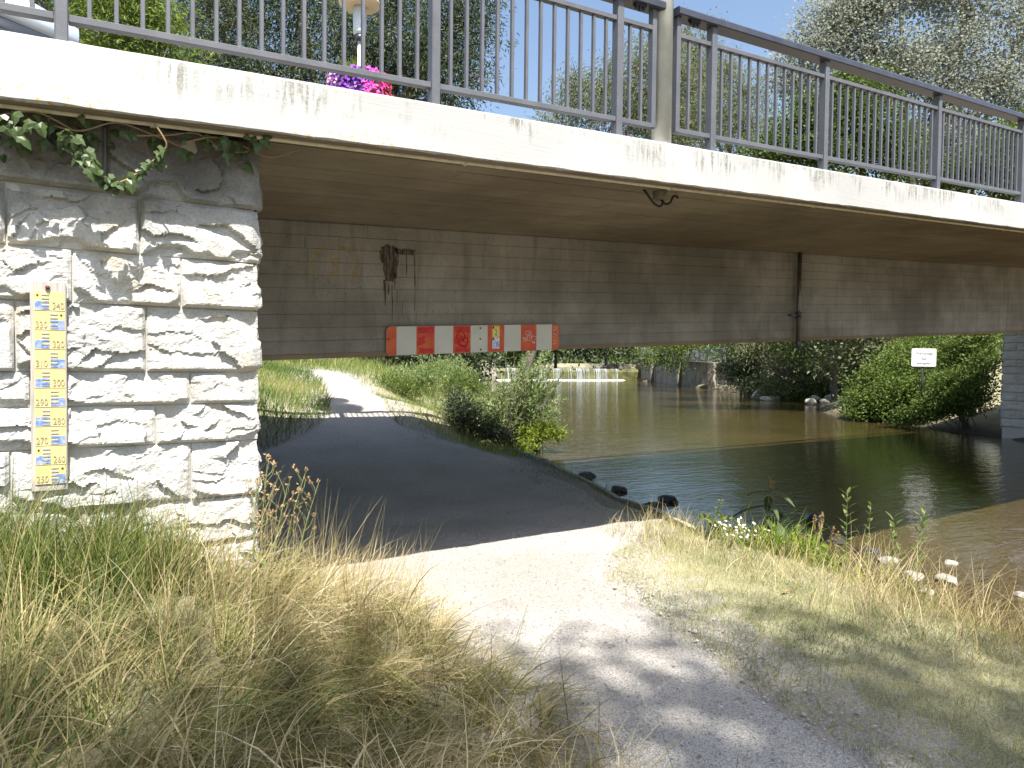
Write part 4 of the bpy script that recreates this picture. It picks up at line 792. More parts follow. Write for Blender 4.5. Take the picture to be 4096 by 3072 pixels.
blades('grass', R, np.clip(rng.gamma(6, 0.060, n), 0.13, 0.65) * (1 + 0.15 * wallp), rng.gamma(4, 0.0009, n) + 0.0012, az, np.abs(rng.normal(0.80 - 0.45 * wallp, 0.34, n)) + 0.40 * h2 * (1 - wallp), rng.normal(1.05 - 0.3 * wallp, 0.45, n) + 0.6 * (h4 - 0.4), 5, M['dry_grass'], ti, 'long dry tan and green grass lying over on the bank below the wall')
R = roots(10000, -2.2, 2.0, 0.35, 4.9, bank_f); n = len(R)     # shorter green undergrowth
blades('grass', R, rng.uniform(0.08, 0.26, n), rng.uniform(0.003, 0.007, n), rng.uniform(0, 6.3, n), rng.uniform(0, 0.6, n), rng.uniform(0.3, 1.4, n), 4, M['green_grass'], rng.uniform(0, 1, n), 'green undergrowth between the dry grass of the bank')
R = roots(190, -1.6, 1.7, 1.2, 4.3, bank_f); n = len(R); R[:, 2] += 0.12      # broken straws lying over the tops
blades('straw', R, rng.uniform(0.30, 0.70, n), rng.uniform(0.0022, 0.0042, n), rng.uniform(-0.9, 3.6, n), np.abs(rng.normal(1.0, 0.25, n)), rng.uniform(0.4, 1.4, n), 8, M['dry_grass'], rng.uniform(0.75, 1, n), 'long pale broken straws lying over the dry grass', 0.6)
R = roots(800, -1.2, 1.6, 3.0, 4.7, bank_f); n = len(R)       # thin upright seed stalks
blades('grass', R, rng.uniform(0.45, 0.85, n), rng.uniform(0.0016, 0.0032, n), rng.normal(0.3, 0.9, n), np.abs(rng.normal(0.12, 0.12, n)), rng.uniform(0.1, 0.8, n), 7, M['dry_grass'], rng.uniform(0.35, 1, n), 'thin upright dry seed stalks in front of the stone wall')
R = roots(5200, -1.6, 0.75, 3.75, 4.46, lambda X, Y: fbm(X * 2.4, Y * 2.4, 67, 2) > 0.30 + 0.22 * sstep(0.1, 0.8, X)); n = len(R)   # lush growth against the wall
blades('grass', R, rng.uniform(0.26, 0.68, n) * (1 - 0.45 * sstep(0.0, 0.8, R[:, 0])), rng.uniform(0.003, 0.008, n), rng.uniform(0, 6.3, n), np.abs(rng.normal(0.2, 0.2, n)), rng.uniform(0.2, 1.3, n), 5, M['green_grass'], rng.uniform(0.0, 0.75, n), 'green grass and weeds growing tall against the foot of the stone wall')
# tall dry stalks at the shade line
R = roots(900, 0.9, 2.5, 4.6, 5.35, lambda X, Y: (X < 2.35 - (Y - 4.6) * 0.7) & (fbm(X * 3, Y * 3, 70, 2) > 0.35)); n = len(R)
blades('grass', R, rng.uniform(0.18, 0.46, n), rng.uniform(0.003, 0.006, n), rng.normal(0.4, 0.8, n), np.abs(rng.normal(0.35, 0.2, n)), rng.uniform(0.1, 0.7, n), 5, M['dry_grass'], rng.uniform(0.6, 1, n), 'pale dry stalks at the foot of the abutment corner beside the path')
# short parched lawn between path and river
lawn_f = lambda X, Y: (X > np.interp(Y, pe_y, pe_r) - 0.10 + 0.30 * fbm(X * 2.6, Y * 2.6, 80, 3) - 0.1) & (sdist(X, Y, shoreL) > 0.25) & (fbm(X * 1.9, Y * 1.9, 81, 4) > 0.20)
R = roots(102000, 2.4, 6.4, 0.1, 5.6, lawn_f); n = len(R); p = clump(R, 1.2, 82); p2 = clump(R, 4, 83)
blades('grass', R, rng.uniform(0.02, 0.070, n) * (0.6 + 0.8 * p2), rng.uniform(0.0022, 0.0050, n), rng.uniform(0, 6.3, n), rng.uniform(0.55, 1.45, n), rng.uniform(-0.2, 0.7, n), 2, M['lawn'], 1.6 * (p - 0.5) + 0.56 + 0.45 * (rng.random(n) - 0.5), 'short parched grass between the gravel path and the river')
R = roots(5200, 4.2, 6.9, 0.2, 5.6, lambda X, Y: (np.abs(sdist(X, Y, shoreL) - 1.35) < 0.55) & (fbm(X * 2.2, Y * 2.2, 84, 2) > 0.36)); n = len(R)
blades('grass', R, rng.uniform(0.10, 0.36, n), rng.uniform(0.003, 0.006, n), rng.normal(0.1, 1.2, n), rng.uniform(0.1, 0.7, n), rng.uniform(0.2, 1.3, n), 5, M['dry_grass'], rng.uniform(0.35, 1, n), 'tufts of long dry grass along the edge of the river bank')
R = roots(2200, 4.6, 6.6, 0.2, 3.2, lambda X, Y: (np.abs(sdist(X, Y, shoreL) - 0.95) < 0.5)); n = len(R)
blades('grass', R, rng.uniform(0.25, 0.60, n), rng.uniform(0.003, 0.006, n), rng.normal(-0.2, 0.9, n), rng.uniform(0.1, 0.6, n), rng.uniform(0.2, 1.2, n), 6, M['dry_grass'], rng.uniform(0.5, 1, n), 'tall dry grass leaning out over the water at the right')
R = roots(9000, 2.0, 5.5, 0.2, 5.4, lambda X, Y: (np.abs(pl_in(X, Y)) < 0.22) & (fbm(X * 4, Y * 4, 85, 2) > 0.5)); n = len(R)
blades('grass', R, rng.uniform(0.02, 0.09, n), rng.uniform(0.002, 0.004, n), rng.uniform(0, 6.3, n), rng.uniform(0.2, 1.2, n), rng.uniform(0, 1.0, n), 3, M['lawn'], rng.uniform(0.1, 1, n), 'sparse grass creeping over the edges of the gravel path')
R = roots(7000, 4.0, 8.2, 5.4, 13, lambda X, Y: (np.interp(Y, pe_y, pe_r) - X < 0.9 * fbm(X * 1.3, Y * 1.3, 86, 3)) & (sdist(X, Y, shoreL) > 0.3)); n = len(R)
blades('grass', R, rng.uniform(0.03, 0.13, n), rng.uniform(0.003, 0.006, n), rng.uniform(0, 6.3, n), rng.uniform(0.1, 0.9, n), rng.uniform(0.2, 1.2, n), 3, M['green_grass'], rng.uniform(0, 0.8, n), 'sparse shaded grass beside the kerb under the bridge')
q = rng.uniform(0, 5, 900); X = np.interp(q, range(6), kp[:, 0]) + rng.normal(0.02, 0.16, 900); Y = np.interp(q, range(6), kp[:, 1]) + rng.normal(0, 0.1, 900); k = fbm(X * 2.2, Y * 2.2, 88, 2) > 0.47; R = np.stack([X[k], Y[k], gz(X[k], Y[k])], 1); n = len(R)
blades('grass', R, rng.uniform(0.06, 0.24, n), rng.uniform(0.004, 0.009, n), rng.uniform(0, 6.3, n), rng.uniform(0.1, 0.9, n), rng.uniform(0.2, 1.2, n), 4, M['green_grass'], rng.uniform(0, 0.8, n), 'scattered tufts of grass along the kerb by the water')
# verges beyond the bridge
ver_f = lambda X, Y: (pl_in(X, Y) < 0.06) & (sdist(X, Y, shoreL) > 0.2)
R = roots(40000, 1.0, 12, 11.5, 23, lambda X, Y: ver_f(X, Y) & (X < 5.8 + 0 * Y)); n = len(R); p = clump(R, 0.7, 90); near = sstep(15.5, 13.5, R[:, 1])
blades('grass', R, rng.uniform(0.12, 0.42, n) * (0.6 + 0.4 * sstep(13, 16, R[:, 1])), rng.uniform(0.007, 0.014, n), rng.normal(0.5, 1.2, n), rng.uniform(0.05, 0.6, n), rng.uniform(0.2, 1.3, n), 3, M['green_grass'], 0.35 + 1.1 * (p - 0.4) - 0.25 * near + 0.4 * (rng.random(n) - 0.5), 'grass on the verge left of the path beyond the bridge')
R = roots(32000, 5.5, 16, 11.5, 26, lambda X, Y: ver_f(X, Y) & (X > 5.6)); n = len(R); p = clump(R, 0.7, 91)
blades('grass', R, rng.uniform(0.08, 0.40, n) * (0.45 + 0.55 * sstep(0.1, 2.0, -pl_in(R[:, 0], R[:, 1]))), rng.uniform(0.006, 0.012, n), rng.normal(0.5, 1.2, n), rng.uniform(0.05, 0.6, n), rng.uniform(0.2, 1.3, n), 3, M['green_grass'], 0.42 + 1.1 * (p - 0.4) + 0.5 * (rng.random(n) - 0.5), 'grass on the verge between path and river beyond the bridge')
R = roots(14000, -4, 24, 22, 42, lambda X, Y: (pl_in(X, Y) < 0.05) & (sdist(X, Y, shoreL) > 0.4)); n = len(R)
blades('grass', R, rng.uniform(0.2, 0.6, n), rng.uniform(0.012, 0.025, n), rng.normal(0.5, 1.2, n), rng.uniform(0.05, 0.6, n), rng.uniform(0.2, 1.3, n), 3, M['green_grass'], rng.uniform(0.0, 1.0, n), 'meadow grass farther up the path')

# ------------------------------------------------------------------ herbs and weeds
lance = {}
def lance_mesh(mat, ln, wd, seed=0):
    key = (mat, ln, wd)
    if key not in lance:
        t = np.linspace(0, 1, 6); w = wd * np.sin(np.pi * np.clip(t * 0.93 + 0.05, 0, 1)) ** 0.8 * 0.5; V, F = [], []
        for q, a in zip(t, w): zc_ = -0.28 * ln * q * q; V += [(-a, q * ln, zc_ + 0.25 * a), (0, q * ln, zc_), (a, q * ln, zc_ + 0.25 * a)]
        for i in range(5): b = 3 * i; F += [(b, b + 1, b + 4, b + 3), (b + 1, b + 2, b + 5, b + 4)]
        lance[key] = [np_mesh('leaf', V, F, M[mat], True, np.full(len(V), tv)) for tv in (0.15, 0.5, 0.9)]
    return random.choice(lance[key])
def herb(name, label, cat, base, h, lean, nleaf, ll, lw, mat, group=None, up=0.75, start=0.10, stem_r=0.006, tip=None, taper=0.30):
    b = np.array(base, float); top = b + np.array([lean[0], lean[1], h]); mid = (b + top) / 2 + np.array([-lean[0] * 0.15, -lean[1] * 0.15, 0.03 * h])
    t = thing(name, label, cat, tuple(b), group); S = spl([b, mid, top], 20); part('stem', tube('stem', S, np.linspace(stem_r, stem_r * 0.4, 20), M['stem'], 6), t)
    ll, lw = ll * 1.45, lw * 2.5; nleaf = int(nleaf * 1.3)
    for k in range(nleaf):
        q = start + (1 - start) * k / max(1, nleaf - 1); p = np.array(S[min(19, int(q * 19))]); a = k * 2.4 + random.uniform(-0.4, 0.4); sc = 1 - taper * q
        o = part('leaf', lance_mesh(mat, ll, lw), t, tuple(p)); o.scale = (sc, sc, sc); o.rotation_euler = (random.uniform(0.15, 0.5) + up * (0.4 + 0.5 * q), 0, a)
    return t, S
bk = lambda px, py, zz_: on_z(px, py, zz_)
def ground_at(px, py):            # first hit of a sight line with the terrain
    r = _ray(px, py); r = r / np.linalg.norm(r)
    for s in np.arange(1.2, 60, 0.02):
        p = EYE + r * s
        if p[2] < float(gz(p[0], p[1])): return p
    return EYE + r * 60
def D2(xd, yd): return ground_at(xd * 4096 / 2212, yd * 3072 / 1659)
def BK(xd, yd, zz_=-0.30):
    p = on_z(xd * 4096 / 2212, yd * 3072 / 1659, zz_); g_ = float(gz(p[0], p[1])); return np.array([p[0], p[1], g_]), max(0.0, zz_ - g_)
SK = [((1826, 1240), 0.62, (0.00, 0.0), 30, 0.105, 0.016, 'tallest bright leafy stem on the river bank'), ((1868, 1235), 0.46, (0.10, 0.02), 26, 0.06, 0.016, 'leafy stem with small rounded leaves, right of the tallest one'),
      ((1925, 1255), 0.42, (0.02, 0.0), 24, 0.11, 0.020, 'pale bushy leafy stem near the water edge'), ((1972, 1262), 0.50, (0.10, -0.03), 26, 0.11, 0.018, 'leaning bright leafy stem beside the shadow line on the water'), ((1935, 1290), 0.26, (0.04, 0.0), 16, 0.09, 0.016, 'low leafy stem in the dry grass at the bank')]
for (xd, yd), h, ln, nl, ll, lw, lab in SK: herb('leafy_stem', lab, 'plant', BK(xd, yd)[0], h + 0.16 + BK(xd, yd)[1], ln, nl, ll, lw, 'weed_leaf', 'leafy stems on the near river bank')
t, S = herb('fleabane', 'slanting green fleabane with a feathery tip beside the white flowers', 'plant', BK(1535, 1185, -0.1)[0], 0.36, (0.16, 0.02), 46, 0.045, 0.008, 'weed_leaf', None, 0.7)
# dock plant with big drooping leaves standing in the shade
db = BK(1648, 1198, -0.85)[0]; db[2] = max(db[2], W); dk = thing('dock_plant', 'dark large-leaved dock plant standing in shade at the water edge', 'plant', tuple(db))
S = spl([db, db + np.array([0.03, 0, 0.5]), db + np.array([0.12, 0.0, 1.05])], 20); part('stem', tube('stem', S, np.linspace(0.010, 0.004, 20), M['stem'], 8), dk)
for k in range(14):
    p = np.array(S[5 + k]); o = part('leaf', lance_mesh('dock_leaf', 0.58, 0.19), dk, tuple(p)); sc = random.uniform(0.85, 1.2) * (1.0 if k < 10 else 0.6); o.scale = (sc,) * 3; o.rotation_euler = (random.uniform(-0.9, 0.3), random.uniform(-0.3, 0.3), k * 2.2)
C = np.array([S[19]] * 70) + rng.normal(0, 0.02, (70, 3)) * [1, 1, 3]; part('seed_head', leaf_mesh('seed_head', C, unit(70, 1), 0.035, 0.012, M['seed']), dk)
# bright grass tussock with tan seed heads
b = BK(1745, 1238, -0.25)[0]; gt_ = thing('grass_tussock', 'bright yellow-green grass tussock with tan fox-tail seed heads on the bank', 'grass tussock', tuple(b))
n = 800; R = np.stack([b[0] + rng.normal(0, 0.22, n), b[1] + rng.normal(0, 0.16, n), np.full(n, b[2])], 1); R[:, 2] = gz(R[:, 0], R[:, 1]) - 0.01
o = blades('blades', R, rng.uniform(0.22, 0.52, n) + np.maximum(0, b[2] - R[:, 2]) * 0.5, rng.uniform(0.007, 0.013, n), rng.uniform(0, 6.3, n), rng.uniform(0.05, 0.6, n), rng.uniform(0.2, 1.2, n), 5, M['bright_grass'], rng.uniform(0, 1, n), None); o.parent = gt_; o.location = -Vector(gt_.location)
for k in range(9):
    p0 = b + np.array([random.gauss(0, 0.10), random.gauss(0, 0.05), 0.0]); d = np.array([random.gauss(0.05, 0.10), random.gauss(0, 0.04), random.uniform(0.42, 0.66)]); p1 = p0 + d; u = d / np.linalg.norm(d)
    part('stalk', tube('stalk', [p0, p0 + d * 0.6, p1], 0.003, M['stem'], 5), gt_); m_ = 110; q = rng.uniform(0.0, 0.20, m_)[:, None]
    C = p1 - u * 0.10 + u * q + rng.normal(0, 0.004, (m_, 3)); part('seed_head', leaf_mesh('seed_head', C, u + 0.6 * rng.normal(size=(m_, 3)), 0.026, 0.007, M['seed']), gt_)
n = 2600; X = rng.uniform(5.2, 6.5, n); Y = rng.uniform(2.6, 5.0, n); k = (np.abs(sdist(X, Y, shoreL) - 0.72) < 0.38) & (fbm(X * 2.5, Y * 2.5, 77, 2) > 0.42); X, Y = X[k], Y[k]; C = np.stack([X, Y, gz(X, Y) + rng.uniform(0, 0.22, len(X))], 1)
part('bank_herbs', leaf_mesh('bank_herbs', C, unit(len(C), 0.7), 0.075, 0.026, M['cress_leaf']), None, label='low bright green herbs covering the edge of the river bank', kind='stuff')
# camomile
b = BK(1600, 1195, -0.1)[0]; ch = thing('camomile', 'clump of small white camomile flowers at the edge of the bank', 'flowers', tuple(b)); tubes = []; heads = []
for k in range(46):
    p0 = b + np.array([random.gauss(0, 0.20), random.gauss(0, 0.10), 0]); p0[2] = float(gz(p0[0], p0[1])); p1 = p0 + np.array([random.gauss(0.08, 0.06), random.gauss(0, 0.05), random.uniform(0.08, 0.22)]); tubes.append(([p0, (p0 + p1) / 2 + np.array([0, 0, 0.02]), p1], 0.0016, 4)); heads.append(p1)
part('stems', multi_tube('stems', tubes, M['stem']), ch)
fl = lathe('flower_head', [(0.0, 0.006), (0.006, 0.004), (0.014, 0.0), (0.013, -0.002)], M['daisy'], 10); fe = lathe('flower_eye', [(0.0, 0.0085), (0.0055, 0.006)], M['daisy_eye'], 8)
for p in heads:
    o = part('flower_head', fl, ch, tuple(p)); o.rotation_euler = (random.uniform(0.2, 1.2), random.uniform(-0.5, 0.5), 0); e_ = bpy.data.objects.new('flower_eye', fe); link(e_, o)
C = b + rng.normal(0, 1, (260, 3)) * [0.2, 0.1, 0]; C[:, 2] = gz(C[:, 0], C[:, 1]) + rng.uniform(0, 0.12, 260); part('leaves', leaf_mesh('leaves', C, unit(260, 0.5), 0.045, 0.012, M['weed_leaf']), ch)
# sow thistles at the abutment corner
for i, (xd, yd, h, lx) in enumerate(((545, 1215, 0.50, 0.03), (560, 1225, 0.62, 0.05), (585, 1222, 0.46, 0.10), (605, 1225, 0.56, 0.16), (635, 1230, 0.50, 0.16), (530, 1225, 0.30, -0.03))):
    b = np.array(on_y(xd * 4096 / 2212, yd * 3072 / 1659, 4.36 + 0.03 * i)); b[2] = float(gz(b[0], b[1]))
    hh = h + max(0, 0.55 - b[2]) * 0.6; t = thing('sow_thistle', ['sow thistle nearest the edge of the stone wall', 'tallest gone-to-seed sow thistle at the wall corner', 'short sow thistle between two taller ones at the wall corner', 'branching sow thistle leaning over the dark path', 'outermost sow thistle leaning towards the path', 'lowest leafy sow thistle at the foot of the wall'][i], 'weed', tuple(b), 'sow thistles at the wall corner')
    top = b + np.array([lx, 0.0, hh]); S = spl([b, b + np.array([lx * 0.3, 0, hh * 0.5]), top], 24); tb = [(S, np.linspace(0.006, 0.0025, 24), 6)]; tips = [S[-1]]
    for k in range(11):
        p = np.array(S[10 + k]); a = random.uniform(0, 6.3); e2 = p + np.array([math.cos(a) * random.uniform(0.03, 0.09), math.sin(a) * 0.05, random.uniform(0.05, 0.14)]); tb.append(([p, (p + e2) / 2 + np.array([0.01, 0, -0.01]), e2], 0.002, 5)); tips.append(e2)
    part('stems', multi_tube('stems', tb, M['stem']), t); C = np.repeat(np.array(tips), 9, 0) + rng.normal(0, 0.006, (9 * len(tips), 3)); part('seed_buds', leaf_mesh('seed_buds', C, unit(len(C), 0.6), 0.020, 0.010, M['seed'], rng.uniform(0.3, 1, len(C))), t, kind='stuff')
    for k in range(8):
        p = np.array(S[1 + k]); o = part('leaf', lance_mesh('weed_leaf', 0.16, 0.045), t, tuple(p)); o.scale = (random.uniform(0.6, 1.1),) * 3; o.rotation_euler = (random.uniform(-0.3, 0.6), 0, k * 2.3)
# fallen leaf
fb_ = D2(1698, 1285); o = thing('fallen_leaf', 'curled brown fallen leaf lying on the parched grass', 'leaf', tuple(fb_)); V = [(-0.05, 0, 0.02), (0, -0.02, 0.035), (0.05, 0.0, 0.022), (0, 0.025, 0.03)]
part('blade', np_mesh('blade', np.array(V) + fb_, [(0, 1, 2, 3)], M['seed'], False, np.full(4, 0.8)), o)

# ------------------------------------------------------------------ rocks
def rock_mesh(sx, sy, sz, seed, mat, sub=3):
    import bmesh
    bm = bmesh.new(); bmesh.ops.create_icosphere(bm, subdivisions=sub, radius=1.0); r = np.random.default_rng(seed)
    pn = r.normal(size=(9, 3)); pn /= np.linalg.norm(pn, axis=1)[:, None]; pd = r.uniform(0.55, 0.9, 9)
    for v in bm.verts:
        p = np.array(v.co); d = pn @ p; k = np.where(d > pd, pd / np.maximum(d, 1e-6), 1).min(); p = p * k * (0.92 + 0.16 * float(fbm(np.array([p[0] * 2.2 + seed]), np.array([p[1] * 2.2 + p[2]]), seed, 3)[0])); v.co = (p[0] * sx, p[1] * sy, p[2] * sz)
    me = bpy.data.meshes.new('rock'); bm.to_mesh(me); bm.free(); me.materials.append(mat); return me
def rock(px, py, sx, sy, sz, mat, label, group, zb=W, seed=None):
    p = on_z(px, py, zb); o = part('rock', rock_mesh(sx, sy, sz, seed or random.randint(1, 9999), M[mat]), None, (p[0], p[1], zb + sz * 0.25), label=label, cat='rock', group=group); o.rotation_euler = (0, 0, random.uniform(0, 3)); return o
g = 'dark rocks in the shaded water'
for px, py, s, lab in ((2350, 1908, 0.24, 'dark rock by the kerb, farthest of those under the bridge'), (2472, 1964, 0.22, 'flat dark rock under the bridge, second from the kerb end'), (2672, 2006, 0.24, 'dark rock out in the shaded water, level with the kerb end'), (2612, 2032, 0.26, 'low dark rock half hidden by the kerb'), (3258, 2082, 0.27, 'broad dark rock right of the dock plant'), (3094, 2096, 0.18, 'dark rock just behind the dock plant'), (2872, 2112, 0.18, 'dark rock beside the slanting fleabane'), (2920, 2135, 0.20, 'dark rock at the shore left of the dock plant'), (3340, 2170, 0.22, 'dark rock behind the tan seed heads'), (3040, 2150, 0.2, 'dark rock at the foot of the dock plant'), (2815, 2063, 0.07, 'smallest dark stone, alone in the shaded water'), (3480, 2215, 0.2, 'dark rock between the leafy stems at the shore'), (2850, 2150, 0.18, 'dark rock under the dry grass at the end of the kerb'), (3150, 2190, 0.2, 'dark rock under the bright grass tussock')):
    rock(px, py, s, s * 0.75, s * 0.42, 'wet_rock', lab, g)
g = 'pale stones at the sunny shore'
for px, py, s, lab in ((3650, 2312, 0.19, 'pale flat stone at the shore, behind the last leafy stem'), (3790, 2325, 0.18, 'pale stone at the sunny shore, right of the flat one'), (3800, 2254, 0.10, 'small pale stone standing in the sunny water'), (4085, 2385, 0.10, 'small stone in the water at the edge of the picture'), (3700, 2372, 0.12, 'small pale stone in front of the two large ones'), (3560, 2250, 0.16, 'pale stone at the shadow line on the water')):
    rock(px, py, s, s * 0.8, s * 0.4, 'pale_rock', lab, g)
g = 'boulders on the far bank'
for i, (px, py, s) in enumerate(((3235, 1588, 0.34), (3262, 1600, 0.42), (3290, 1592, 0.40), (3322, 1603, 0.52), (3300, 1612, 0.34), (3348, 1600, 0.30), (3240, 1612, 0.34), (3270, 1583, 0.36))):
    rock(px, py, s * 1.25, s, s * 0.8, 'boulder', 'pale boulder in the heap below the far trees, ' + ['leftmost upper one', 'second from the left in front', 'middle upper one', 'biggest one at the right', 'low one in the front middle', 'rightmost one', 'lowest one at the left', 'highest one at the back'][i], g, W + 0.1)
rock(3395, 1672, 0.38, 0.3, 0.3, 'pale_rock', 'pale stone at the waterline below the yellow-green bank bush', None)
for i, (px, py) in enumerate(((3030, 1592), (3060, 1602), (3095, 1598))): rock(px, py, 0.6, 0.4, 0.28, 'boulder', ['low stone at the foot of the concrete bank wall', 'stone between the bank wall and the boulder heap', 'stone near the end of the concrete bank wall, beside the heap'][i], 'stones below the bank wall', W)
br_ = thing('driftwood', 'bare pale branch lying on the stones of the far bank', 'branch', tuple(on_z(3020, 1575, W))); p = on_z(3010, 1590, W + 0.1); q = on_z(3050, 1562, W + 0.6)
part('limb', tube('limb', spl([p, (p + q) / 2 + np.array([0, 0, 0.3]), q], 10), np.linspace(0.14, 0.05, 10), M['pale_bark'], 7), br_)

# ------------------------------------------------------------------ weir and upstream walls
wd_ = (wl1 - wl0) / np.linalg.norm(wl1 - wl0); wn_ = np.array([-wd_[1], wd_[0]]); 
def wp(s, d, z): q = wl0 + wd_ * s + wn_ * d; return (q[0], q[1], z)
weir = thing('weir', 'low concrete weir with a curtain of falling white water across the river', 'weir', (64, 91.5, W))
def prism_along(name, prof, s0, s1, mat, ns=2):
    ss = np.linspace(s0, s1, ns); n = len(prof); V = [wp(s, d, z) for s in ss for d, z in prof]
    F = [(i * n + k, (i + 1) * n + k, (i + 1) * n + (k + 1) % n, i * n + (k + 1) % n) for i in range(ns - 1) for k in range(n)]; F += [tuple(range(n)), tuple(range((ns - 1) * n, ns * n))[::-1]]
    return py_mesh(name, V, F, mat)
part('sill', prism_along('sill', [(0.0, W - 0.5), (0.0, ZP - 0.5), (0.25, ZP - 0.02), (1.2, ZP - 0.02), (1.6, W - 0.5)], -4, 36, M['algae']), weir)
V, F = [], []; k = 0
for s in np.arange(0.3, 31.5, 0.075):
    w = random.choice((0.015, 0.02, 0.035, 0.06)); 
    if random.random() < 0.35 or float(fbm(np.array([s * 1.3]), np.array([2.0]), 44, 3)[0]) < 0.42: continue
    if 6.6 < s < 8.6: continue
    j = random.uniform(-0.03, 0.03); zb = W - 0.02; pts = [(0.5, ZP + 0.012), (0.16, ZP + 0.01), (-0.04 + j, ZP - 0.12), (-0.16 + j, ZP - 0.5), (-0.26 + j, ZP - 1.0), (-0.32 + j, zb)]
    for q, (d, z) in enumerate(pts): ww = w * (1.5 if q < 3 else random.uniform(0.5, 1.1)); V += [wp(s - ww / 2, d, z), wp(s + ww / 2, d, z)]
    for q in range(5): F.append((k + 2 * q, k + 2 * q + 1, k + 2 * q + 3, k + 2 * q + 2))
    k += 12
o = part('falling_water', py_mesh('falling_water', V, F, M['fall']), weir); o['kind'] = 'stuff'
V, F = [], []; ss = np.arange(0, 32, 0.3)
for i, s in enumerate(ss):
    a = 0.55 + 0.5 * random.random(); V += [wp(s, 0.0, W + 0.05), wp(s, -0.4, W + 0.10), wp(s, -a - 0.5, W + 0.008)]
    if i: F += [((i - 1) * 3 + c, (i - 1) * 3 + c + 1, i * 3 + c + 1, i * 3 + c) for c in (0, 1)]
o = part('foam', py_mesh('foam', V, F, M['foam']), weir); o['kind'] = 'stuff'
for px in (2199, 2286, 2370, 2456, 2120):
    p = on_y(px, 1470, 92); s = (np.array(p[:2]) - wl0) @ wd_; part('baffle_block', prism_along('baffle_block', [(0.05, ZP), (0.0, ZP + 0.34), (0.12, ZP + 0.40), (0.5, ZP + 0.40), (0.5, ZP)], s - 0.27, s + 0.27, M['old_concrete']), weir)
pr = thing('weir_pier', 'rounded concrete pier dividing the weir, behind the river shrub', 'pier', wp(7.6, 0, W))
part('body', prism_along('body', [(-1.6, W - 0.4), (-1.6, W + 0.6), (-1.2, ZP + 0.35), (-0.6, ZP + 0.85), (0.6, ZP + 1.0), (5, ZP + 1.0), (5, W - 0.4)], 6.5, 8.7, M['old_concrete']), pr)
part('capping', prism_along('capping', [(-0.7, ZP + 0.87), (-0.7, ZP + 1.0), (5.1, ZP + 1.12), (5.1, ZP + 1.0)], 6.35, 8.85, M['old_concrete']), pr)
# bank wall on the right with buttresses, following the water
rw = [(84, 93.5), (81.5, 89.5), (77.5, 83), (68.9, 71.6), (61.7, 57.6), (61.2, 53.6), (62.5, 50.5)]; rw_top = [2.55, 2.45, 2.3, 2.1, 1.85, 1.8, 1.5]
bw = thing('bank_wall', 'stained concrete wall holding the far bank below the weir', 'wall', (70, 70, W))
for i in range(len(rw) - 1):
    (ax, ay), (bx, by) = rw[i], rw[i + 1]; dx, dy = bx - ax, by - ay; L_ = math.hypot(dx, dy); nx_, ny_ = -dy / L_, dx / L_
    if nx_ < 0: nx_, ny_ = -nx_, -ny_
    za, zb = rw_top[i], rw_top[i + 1]; V = [(ax, ay, W - 0.5), (bx, by, W - 0.5), (bx + nx_, by + ny_, W - 0.5), (ax + nx_, ay + ny_, W - 0.5), (ax, ay, za), (bx, by, zb), (bx + nx_, by + ny_, zb), (ax + nx_, ay + ny_, za)]
    part('wall_section', py_mesh('wall_section', V, BOXF, M['old_concrete']), bw)
    V2 = [(x - nx_ * 0.08 if j in (0, 1, 4, 5) else x, y - ny_ * 0.08 if j in (0, 1, 4, 5) else y, (zb if j in (1, 2, 5, 6) else za) + (0.0 if j < 4 else 0.16)) for j, (x, y, _) in enumerate(V)]
    part('coping', py_mesh('coping', V2, BOXF, M['old_concrete']), bw)
for (cx_, cy_, w) in ((61.35, 55.2, 0.9), (64.8, 64.0, 0.35), (72.5, 77.0, 0.35)): part('buttress', box('buttress', cx_ - w / 2 - 0.3, cx_ + w / 2, cy_ - w / 2, cy_ + w / 2, W - 0.5, 1.95, M['old_concrete'], 0, 0.05), bw)
fc = thing('metal_fence', 'blue-grey metal bar fence on top of the far bank wall', 'fence', (70, 72, 2.2))
FP = np.array([(84.6, 93), (82.0, 89.2), (78.0, 82.8), (69.5, 71.4), (62.3, 57.5), (61.8, 53.8)]); FZ = np.array([2.7, 2.6, 2.45, 2.25, 2.0, 1.95])
seg = np.concatenate([[0], np.cumsum(np.linalg.norm(np.diff(FP, axis=0), axis=1))]); Lf = seg[-1]
def fp_(s): return np.array([np.interp(s, seg, FP[:, 0]), np.interp(s, seg, FP[:, 1]), np.interp(s, seg, FZ)])
fpost = box('post', -0.05, 0.05, -0.05, 0.05, 0, 1.75, M['fence']); fbar = box('bar', -0.014, 0.014, -0.014, 0.014, 0.15, 1.6, M['fence'])
for s in np.arange(0, Lf, 2.5): part('post', fpost, fc, tuple(fp_(s)))
for s in np.arange(0.2, Lf, 0.2): part('bar', fbar, fc, tuple(fp_(s)))
for dz_ in (0.2, 1.5): part('rail', tube('rail', [fp_(s) + np.array([0, 0, dz_]) for s in np.linspace(0, Lf, 24)], 0.025, M['fence'], 5), fc)
